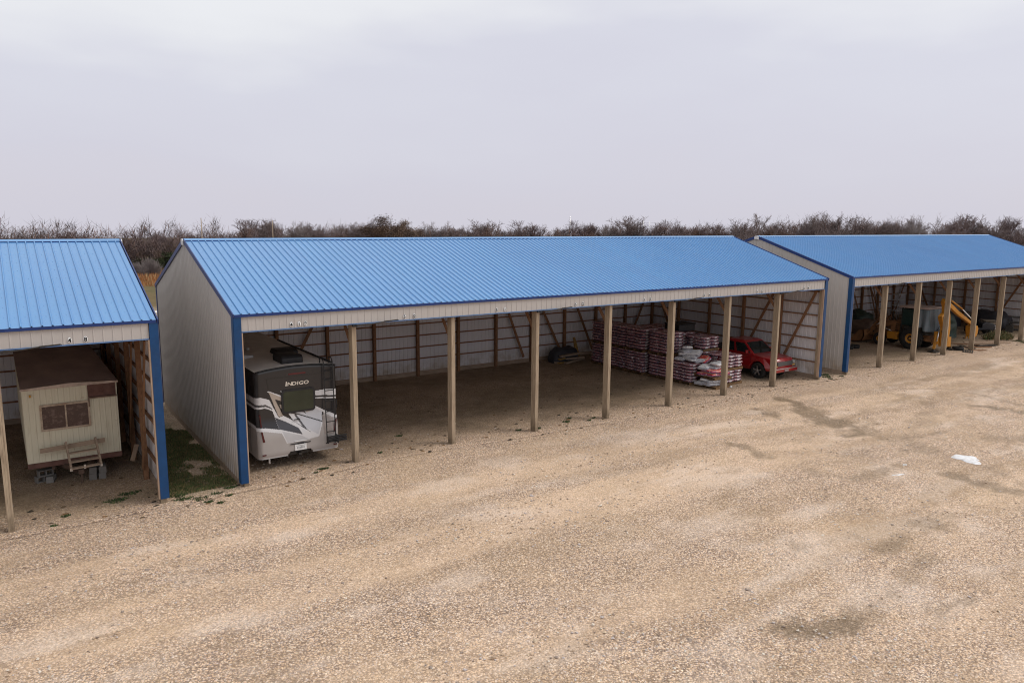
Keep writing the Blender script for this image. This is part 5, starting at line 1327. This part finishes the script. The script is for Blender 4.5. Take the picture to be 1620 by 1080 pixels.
def clods():
    mb = MB(); g = np.random.default_rng(9)
    for i in range(420):
        near = g.random() < .6
        x = g.uniform(-5.5, 31) if g.random() < .8 else g.uniform(32, 56); y = g.uniform(-.9, 1.6) if near else g.uniform(1.6, 9)
        s_ = g.uniform(.02,.055)*(1 if near else .9); z = gzs(x,y)
        n_ = 7; ring = [(x+s_*2.1*(.6+.6*g.random())*math.cos(6.283*k/n_), y+s_*1.4*(.6+.6*g.random())*math.sin(6.283*k/n_), z-.005) for k in range(n_)]
        ring2 = [(x+(a-x)*.5, y+(b-y)*.5, z+s_*.5*(.6+.6*g.random())) for a,b,c in ring]
        mb.add(ring+ring2+[(x,y,z+s_*.6)], [(k,(k+1)%n_,n_+(k+1)%n_,n_+k) for k in range(n_)]+[(n_+k,n_+(k+1)%n_,2*n_) for k in range(n_)], int(g.integers(0,3)))
    o = mb.build('dirt_clods', [simple('clod_brown',(.10,.07,.045),.95,0,.1,.3,9), simple('clod_dark',(.05,.04,.03),.95,0,.1,.3,9), simple('leaf_litter',(.17,.10,.05),.9,0,.1,.4,9)], fixn=False)
    tag(o, 'dark dirt clods and dead leaves along the open fronts and inside the sheds', 'dirt clods', kind='stuff')
clods()

# ------------------------------------------------------------------ trees
def bark(name, col): return simple(name, col, .9, 0, .15, .3, .6)
BK = [bark('bark_grey_brown', (.14,.113,.113)), bark('bark_purple_brown', (.125,.095,.098)), bark('bark_brown', (.135,.097,.08)), bark('bark_pale', (.21,.18,.175))]
TW = [bark('twig_grey_brown', (.185,.145,.14)), bark('twig_purple', (.17,.128,.128)), bark('twig_red_brown', (.175,.118,.10)), bark('twig_pale', (.24,.205,.2))]  # twig colours lightened to stand in for distance haze
def limb_tree(seed, H, spread, shape, twig_r=.016, levels=5):
    q = random.Random(seed); trunk = MB(); crown = MB()
    def seg(mb, p, d, L, r0, r1, n, wig):
        pts = [p.copy()]; dd = d.copy(); ns = 3
        for i in range(ns):
            dd = (dd + Vector((q.gauss(0,wig),q.gauss(0,wig),q.gauss(0,wig*.6)+.03))).normalized(); pts.append(pts[-1]+dd*L/ns)
        mb.tube(pts, [r0+(r1-r0)*i/ns for i in range(ns+1)], n, 0, False)
        return pts, dd
    def rec(p, d, L, r, lv):
        n = 5 if lv < 2 else (4 if lv < 3 else 3)
        pts, dd = seg(trunk if lv == 0 else crown, p, d, L, r, r*.62, n, .10+.05*lv)
        if lv >= levels: return
        kids = {0:5,1:5,2:4,3:4,4:3}[lv]
        for k in range(kids):
            t = 1. if k == 0 else q.uniform(.35 if lv else .55,1.)
            i = min(int(t*3),2); f = t*3-i; base = pts[i].lerp(pts[i+1], f)
            ang = q.uniform(.25,.95)*spread*(1 if k else .35); az = q.random()*6.283
            u = dd.orthogonal().normalized(); v = dd.cross(u)
            nd = (dd*math.cos(ang) + (u*math.cos(az)+v*math.sin(az))*math.sin(ang)); nd.z += shape; nd.normalize()
            rec(base, nd, L*q.uniform(.52,.78), max(twig_r, r*(.62 if k == 0 else .45)), lv+1)
    rec(Vector((0,0,-.2)), Vector((q.gauss(0,.04),q.gauss(0,.04),1)).normalized(), H*.30, H*.020, 0)
    zs = [v[2] for v in crown.v]; sc = H/max(zs)
    for mb in (trunk, crown): mb.v = [(x*sc,y*sc,z*sc) for x,y,z in mb.v]
    return trunk, crown
def tree_proto(i, seed, H, spread, shape, **k):
    t, c = limb_tree(seed, H, spread, shape, **k)
    r_ = empty('bare_tree'); t.build('trunk', BK[i % 4], r_, fixn=False); c.build('crown', TW[i % 4], r_, fixn=False); return r_
PROTO = [tree_proto(0,11,9,.95,.10), tree_proto(1,12,9,.85,.16), tree_proto(2,13,9,1.1,.05), tree_proto(1,14,9,.75,.22), tree_proto(0,15,9,1.0,.12), tree_proto(3,16,9,.9,.15), tree_proto(2,17,9,.8,.2), tree_proto(1,18,9,1.05,.08)]
BIG = [tree_proto(1,31,10,.95,.14), tree_proto(0,32,10,1.05,.10)]
def leaf_tree(name, seed, H, W, leafmat, trunkmat, n, shape='round', ls=.22):
    q = random.Random(seed); t, c = limb_tree(seed, H*.92, 1., .1, levels=3)
    r_ = empty(name); c.build('limbs', trunkmat, r_, fixn=False); t.build('trunk', trunkmat, r_, fixn=False)
    mb = MB(); cl = []
    for i in range(46):
        while True:
            x,y,z = q.uniform(-1,1),q.uniform(-1,1),q.uniform(-1,1)
            if shape == 'round' and x*x+y*y+z*z < 1: break
            if shape == 'cone' and math.hypot(x,y) < (1-z)/2*1.05+.05: break
        cl.append(Vector((x*W/2, y*W/2, H*.56+z*H*.43) if shape == 'round' else (x*W/2,y*W/2,H*.5+z*H*.49)))
    for i in range(n):
        p = q.choice(cl); s_ = W*.075; p = p+Vector((q.gauss(0,s_),q.gauss(0,s_),q.gauss(0,s_*.8)))
        if p.z < .2: continue
        a = Vector((q.gauss(0,1),q.gauss(0,1),q.gauss(0,1))).normalized(); b = a.orthogonal().normalized(); l = ls*q.uniform(.6,1.3)
        mb.add([p-a*l*.5, p+b*l*.28, p+a*l*.5, p-b*l*.28],[(0,1,2,3)])
    mb.build('crown', leafmat, r_, fixn=False); return r_
oakleaf = simple('brown_oak_leaf', (.13,.086,.064), .8, 0, .2, .4, .7); cedarleaf = simple('cedar_green', (.045,.055,.026), .8, 0, .2, .45, .7); scrubleaf = simple('rust_scrub_leaf', (.13,.07,.045), .8, 0, .2, .4, .7)
OAK = leaf_tree('oak_tree', 41, 9, 8.5, oakleaf, BK[2], 9000, 'round', .32)
CEDAR = leaf_tree('cedar_tree', 43, 6, 3.6, cedarleaf, BK[2], 5200, 'cone', .22)
used_t = set()
def plant(proto, az, D, H, base, label, cat, group, z=-.16):
    key = proto.name
    o = proto if key not in used_t else copy_tree(proto)
    used_t.add(key)
    s_ = H/base
    o.location = (CAM.x+D*math.sin(R(az)), CAM.y+D*math.cos(R(az)), z); o.rotation_euler = (0,0,random.random()*6.283)
    wx = s_*random.uniform(.9,1.3); o.scale = (wx, wx, s_)
    tag(o, label, cat, group); return o
SKY = [(-1.4,135,7.6),(.6,135,7.8),(2.6,133,7.6),(5.0,131,7.4),(6.1,130,7.5),(7.6,129,7.7),(9.2,129,7.8),(10.2,132,7.7),(11.6,136,7.7),(12.4,139,8.0),(13.4,142,7.5),(14.4,145,6.7),(15.7,148,6.9),(17.0,152,7.6),(17.9,154,7.1),(19.2,158,6.4),(20.6,161,7.6),(21.9,163,6.9),(23.3,166,6.6),(24.2,167,7.0),(26.6,171,7.0),(27.5,173,6.7),(28.9,175,6.5),(30.4,178,7.0),(32.3,181,7.3),(34.2,184,6.4),(35.6,186,7.2),(37.1,189,6.3),(39.0,192,7.1),(40.9,195,6.8),(42.8,198,7.7),(43.7,200,8.2),(44.6,199,7.4),(45.5,198,7.8),(46.9,196,8.0),(48.0,195,8.0),(49.2,194,7.7),(50.5,192,7.8),(51.8,191,8.4),(52.9,190,8.6),(54.0,191,9.0),(55.2,191,9.9),(56.5,192,10.6),(57.3,193,10.3),(58.5,193,9.3),(59.3,194,9.9),(60.5,195,9.9),(61.3,195,10.2),(62.4,196,9.2),(63.9,197,9.4),(65.3,198,9.6),(66.4,198,9.2),(67.4,199,9.5),(68.7,200,9.3),(74,205,9.6)]
SA = np.array(SKY)
def skyline(az): return float(np.interp(az, SA[:,0], SA[:,1])), float(np.interp(az, SA[:,0], SA[:,2]))
q = random.Random(77)
zones = [(-5,14.5,'bare tree in the brown wood behind the left shed','bare trees behind the left shed'),(14.5,44,'bare tree in the row beyond the long middle roof','bare trees beyond the middle roof'),(44,75,'bare grey tree in the taller wood beyond the right shed','bare trees beyond the right shed')]
for a0,a1,lab,grp in zones:
    az = a0
    while az < a1:
        D0, h0 = skyline(az)
        for row in range(2):
            D = D0 + row*q.uniform(7,16) + q.uniform(-3,3); H = (h0+.16)*(q.uniform(.70,.98) if q.random() < .72 else q.uniform(1.0,1.14))*(.83 if a0 < 0 else (1.13 if a0 < 20 else 1.03))
            pr = q.choice(PROTO)
            plant(pr, az+q.uniform(-.4,.4), D, H, 9, lab, 'tree', grp)
        az += q.uniform(.5,.85)*(1.05 if a0 < 0 else .88)
plant(BIG[0], 46.9, 178, 9.7, 10, 'broad bare tree rising alone above the right end of the middle roof', 'tree', None).scale = (1.25,1.25,.97)
plant(BIG[1], 52.9, 172, 10.8, 10, 'tall bare tree standing above the gap between the middle and right sheds', 'tree', None)
plant(BIG[0], 65.3, 180, 11.1, 10, 'tallest bare tree beyond the right end of the right shed', 'tree', None)
plant(BIG[1], 56.4, 182, 10.9, 10, 'tall dense bare tree above the left half of the right roof', 'tree', None)
plant(BIG[0], 20.6, 150, 7.5, 10, 'small rounded bare tree above the left quarter of the middle roof', 'tree', None)
o = plant(OAK, 24.9, 160, 8.7, 9, 'rounded brown leaved oak above the middle roof, larger of the pair', 'tree', None); o.scale = (1.05,1.05,.97)
o = plant(OAK, 26.5, 163, 7.9, 9, 'rounded brown leaved oak above the middle roof, smaller right one of the pair', 'tree', None); o.scale = (.9,.9,.88)
for i,(az,D,H,lab) in enumerate([(12.2,121,5.6,'dark green cedar tree touching the left gable of the middle shed'),(11.3,124,4.9,'dark green cedar tree second left of the middle shed gable'),(9.3,122,4.4,'low dark cedar tree in the middle of the gap between the left and middle sheds'),(10.3,126,5.6,'taller dark cedar tree behind the low cedar in the gap'),(13.3,119,5.2,'dark cedar tree half hidden by the middle shed roof'),(16.0,140,6.2,'dark cedar tip above the left end of the middle roof'),(16.7,142,6.0,'second dark cedar tip above the left end of the middle roof'),(31.6,170,6.6,'dark cedar tip above the centre of the middle roof'),(8.3,125,4.2,'dark cedar tree behind the right end of the left roof')]):
    o = plant(CEDAR, az, D, H, 6, lab, 'tree', 'cedar trees in the wood')
    o.scale = (o.scale[0]*1.25, o.scale[1]*1.25, o.scale[2])
# dense twiggy undergrowth that closes the wood
def thicket():
    g = np.random.default_rng(5); mb = MB()
    N = 110000
    for i in range(N):
        az = g.uniform(-6,76); D0, h0 = skyline(az)
        D = D0 + g.uniform(-6,16); cl = fbm(np.float64(az*2.2), np.float64(D*.15), 52, 3)
        top = (h0+.16)*(.60+.9*(cl-.5)) ; z = g.uniform(0,1)**.8*max(1.2,top*(1.16 if az < 15 else 1.18))
        x = CAM.x+D*math.sin(R(az)); y = CAM.y+D*math.cos(R(az))
        L = g.uniform(.7,1.9); th = g.uniform(0,6.283); el = g.uniform(.1,1.15)
        dx, dy, dz = L*math.cos(el)*math.cos(th), L*math.cos(el)*math.sin(th), L*math.sin(el)
        r_ = g.uniform(.022,.05)
        ax, ay = -math.sin(th)*r_, math.cos(th)*r_; bx, by = math.cos(th)*r_*.8, math.sin(th)*r_*.8
        zz = z-.16
        vs = [(x+ax,y+ay,zz),(x-ax,y-ay,zz),(x+bx,y+by,zz),(x+dx,y+dy,zz+dz)]
        m_ = int(cl*9+g.uniform(0,1.2)) % 4
        mb.add(vs, [(0,1,3),(1,2,3),(2,0,3)], m_)
    o = mb.build('thicket', [bark('thicket_brown',(.15,.105,.094)),bark('thicket_purple',(.15,.112,.116)),bark('thicket_rust',(.165,.10,.08)),bark('thicket_dark',(.105,.083,.078))], fixn=False)
    tag(o, 'dense brown twiggy thicket along the foot of the wood', 'thicket', kind='stuff')
    # pale shrubs in front of the wood, left gap
    for i,(az,D,H,lab) in enumerate([(8.9,113,3.0,'round pale grey shrub in front of the wood, right of the pair'),(7.9,114,2.4,'smaller pale grey shrub in front of the wood, left of the pair')]):
        mb = MB()
        for k in range(900):
            a = g.uniform(0,6.283); sp = g.uniform(0,1)**.5; r0 = .3*g.random()
            bx, by = r0*math.cos(a), r0*math.sin(a); tx, ty = sp*H*.62*math.cos(a), sp*H*.62*math.sin(a); tz = H*math.sqrt(max(.08,1-sp*sp))*g.uniform(.8,1.05)
            j = g.standard_normal(3)*.14
            f = g.uniform(.15,.6)
            mb.tube([(bx+(tx-bx)*f, by+(ty-by)*f, tz*f), (tx+j[0],ty+j[1],tz+j[2])], [.02,.008], 3, 0, False)
        o = mb.build('grey_shrub', TW[3], None, (CAM.x+D*math.sin(R(az)), CAM.y+D*math.cos(R(az)), -.16), fixn=False); tag(o, lab, 'shrub', 'pale shrubs in front of the wood')
thicket()
# poles and masts on the skyline
def pole(az, D, top, r_, label, cat, name, cross=()):
    x, y = CAM.x+D*math.sin(R(az)), CAM.y+D*math.cos(R(az)); root = empty(name, (x,y,-.3), R(-az), label=label, cat=cat)
    mb = MB(); mb.tube([(0,0,0),(0,0,top+.3)],[r_,r_*.7],8); mb.build('mast', M['steel'] if name != 'utility_pole' else M['post'], root)
    for z, w in cross:
        mb = MB(); mb.bar((-w,0,z+.3),(w,0,z+.3),.06,.08); mb.build('cross_arm', M['steel'], root)
pole(12.31,108,8.2,.07,'thin pale pole just right of the left peak of the middle roof','pole','utility_pole')
pole(17.07,120,8.0,.07,'thin pale pole above the left part of the middle roof','pole','utility_pole')
pole(39.05,240,10.1,.12,'slim radio mast above the right half of the middle roof','mast','radio_mast',((9.6,.25),))
pole(44.52,290,9.0,.12,'left leg of the grey power line frame beyond the wood','power pole','power_pole',((8.2,2.6),(7.3,1.8)))
pole(44.98,290,9.0,.12,'right leg of the grey power line frame beyond the wood','power pole','power_pole',((8.2,2.2),(7.3,1.4)))

# ------------------------------------------------------------------ sky, sun, camera
W = bpy.data.worlds.new('World'); S.world = W; W.use_nodes = True; t = W.node_tree; t.nodes.clear()
out = t.nodes.new('ShaderNodeOutputWorld'); bg1 = t.nodes.new('ShaderNodeBackground'); bg2 = t.nodes.new('ShaderNodeBackground'); ad = t.nodes.new('ShaderNodeAddShader')
sky = t.nodes.new('ShaderNodeTexSky'); sky.sky_type = 'NISHITA'; sky.sun_disc = False; sky.sun_elevation = R(46); sky.sun_rotation = R(122); sky.dust_density = 4; sky.air_density = 1.
bg1.inputs['Strength'].default_value = .012
t.links.new(sky.outputs[0], bg1.inputs['Color'])
tc = t.nodes.new('ShaderNodeTexCoord'); sp = t.nodes.new('ShaderNodeSeparateXYZ'); t.links.new(tc.outputs['Generated'], sp.inputs[0])
no = t.nodes.new('ShaderNodeTexNoise'); no.inputs['Scale'].default_value = 2.2; no.inputs['Detail'].default_value = 4; no.inputs['Roughness'].default_value = .5
mp = t.nodes.new('ShaderNodeMapping'); mp.inputs['Scale'].default_value = (1,1,3.4); t.links.new(tc.outputs['Generated'], mp.inputs[0]); t.links.new(mp.outputs[0], no.inputs['Vector'])
m1 = t.nodes.new('ShaderNodeMath'); m1.operation = 'MULTIPLY_ADD'; t.links.new(no.outputs[0], m1.inputs[0]); m1.inputs[1].default_value = .34; t.links.new(sp.outputs[2], m1.inputs[2])
m2 = t.nodes.new('ShaderNodeMath'); m2.operation = 'SUBTRACT'; t.links.new(m1.outputs[0], m2.inputs[0]); m2.inputs[1].default_value = .17
rp = t.nodes.new('ShaderNodeValToRGB'); t.links.new(m2.outputs[0], rp.inputs[0]); cr = rp.color_ramp
st = [(0., (.615,.60,.675)), (.06, (.61,.602,.685)), (.17, (.64,.64,.715)), (.255, (.76,.765,.795)), (.35, (.84,.85,.865)), (1., (.90,.90,.91))]
while len(cr.elements) < len(st): cr.elements.new(.5)
for e, (p, c_) in zip(cr.elements, st): e.position = p; e.color = (*c_, 1)
t.links.new(rp.outputs[0], bg2.inputs['Color']); bg2.inputs['Strength'].default_value = 1.03
t.links.new(bg1.outputs[0], ad.inputs[0]); t.links.new(bg2.outputs[0], ad.inputs[1]); t.links.new(ad.outputs[0], out.inputs[0])

sd = bpy.data.lights.new('sun', 'SUN'); sd.energy = 1.5; sd.angle = R(22); sd.color = (1,.95,.88)
so = bpy.data.objects.new('sun', sd); COL.objects.link(so)
az, el = R(122), R(46)          # azimuth measured from +Y toward +X
dirv = Vector((math.sin(az)*math.cos(el), math.cos(az)*math.cos(el), math.sin(el)))
so.rotation_euler = (-dirv).to_track_quat('-Z','Y').to_euler(); so.location = (0,-20,40)

cd = bpy.data.cameras.new('camera'); cam = bpy.data.objects.new('camera', cd); COL.objects.link(cam); S.camera = cam
yaw, pit, rol, f = .6061, .15739, .00781, 1181.22
cd.sensor_width = 36; cd.lens = f/1620*36; cd.clip_start = .1; cd.clip_end = 8000
s_, c_ = math.sin(yaw), math.cos(yaw)
fw = Vector((s_*math.cos(pit), c_*math.cos(pit), -math.sin(pit))); rt = Vector((c_,-s_,0)); up = rt.cross(fw)
r2 = rt*math.cos(rol)+up*math.sin(rol); u2 = -rt*math.sin(rol)+up*math.cos(rol)
m = Matrix((r2, u2, -fw)).transposed().to_4x4(); m.translation = CAM; cam.matrix_world = m
S.view_settings.view_transform = 'Standard'; S.view_settings.look = 'None'; S.view_settings.exposure = 0; S.view_settings.gamma = 1
S.cycles.filter_width = 1.05; S.cycles.max_bounces = 8; S.cycles.diffuse_bounces = 4
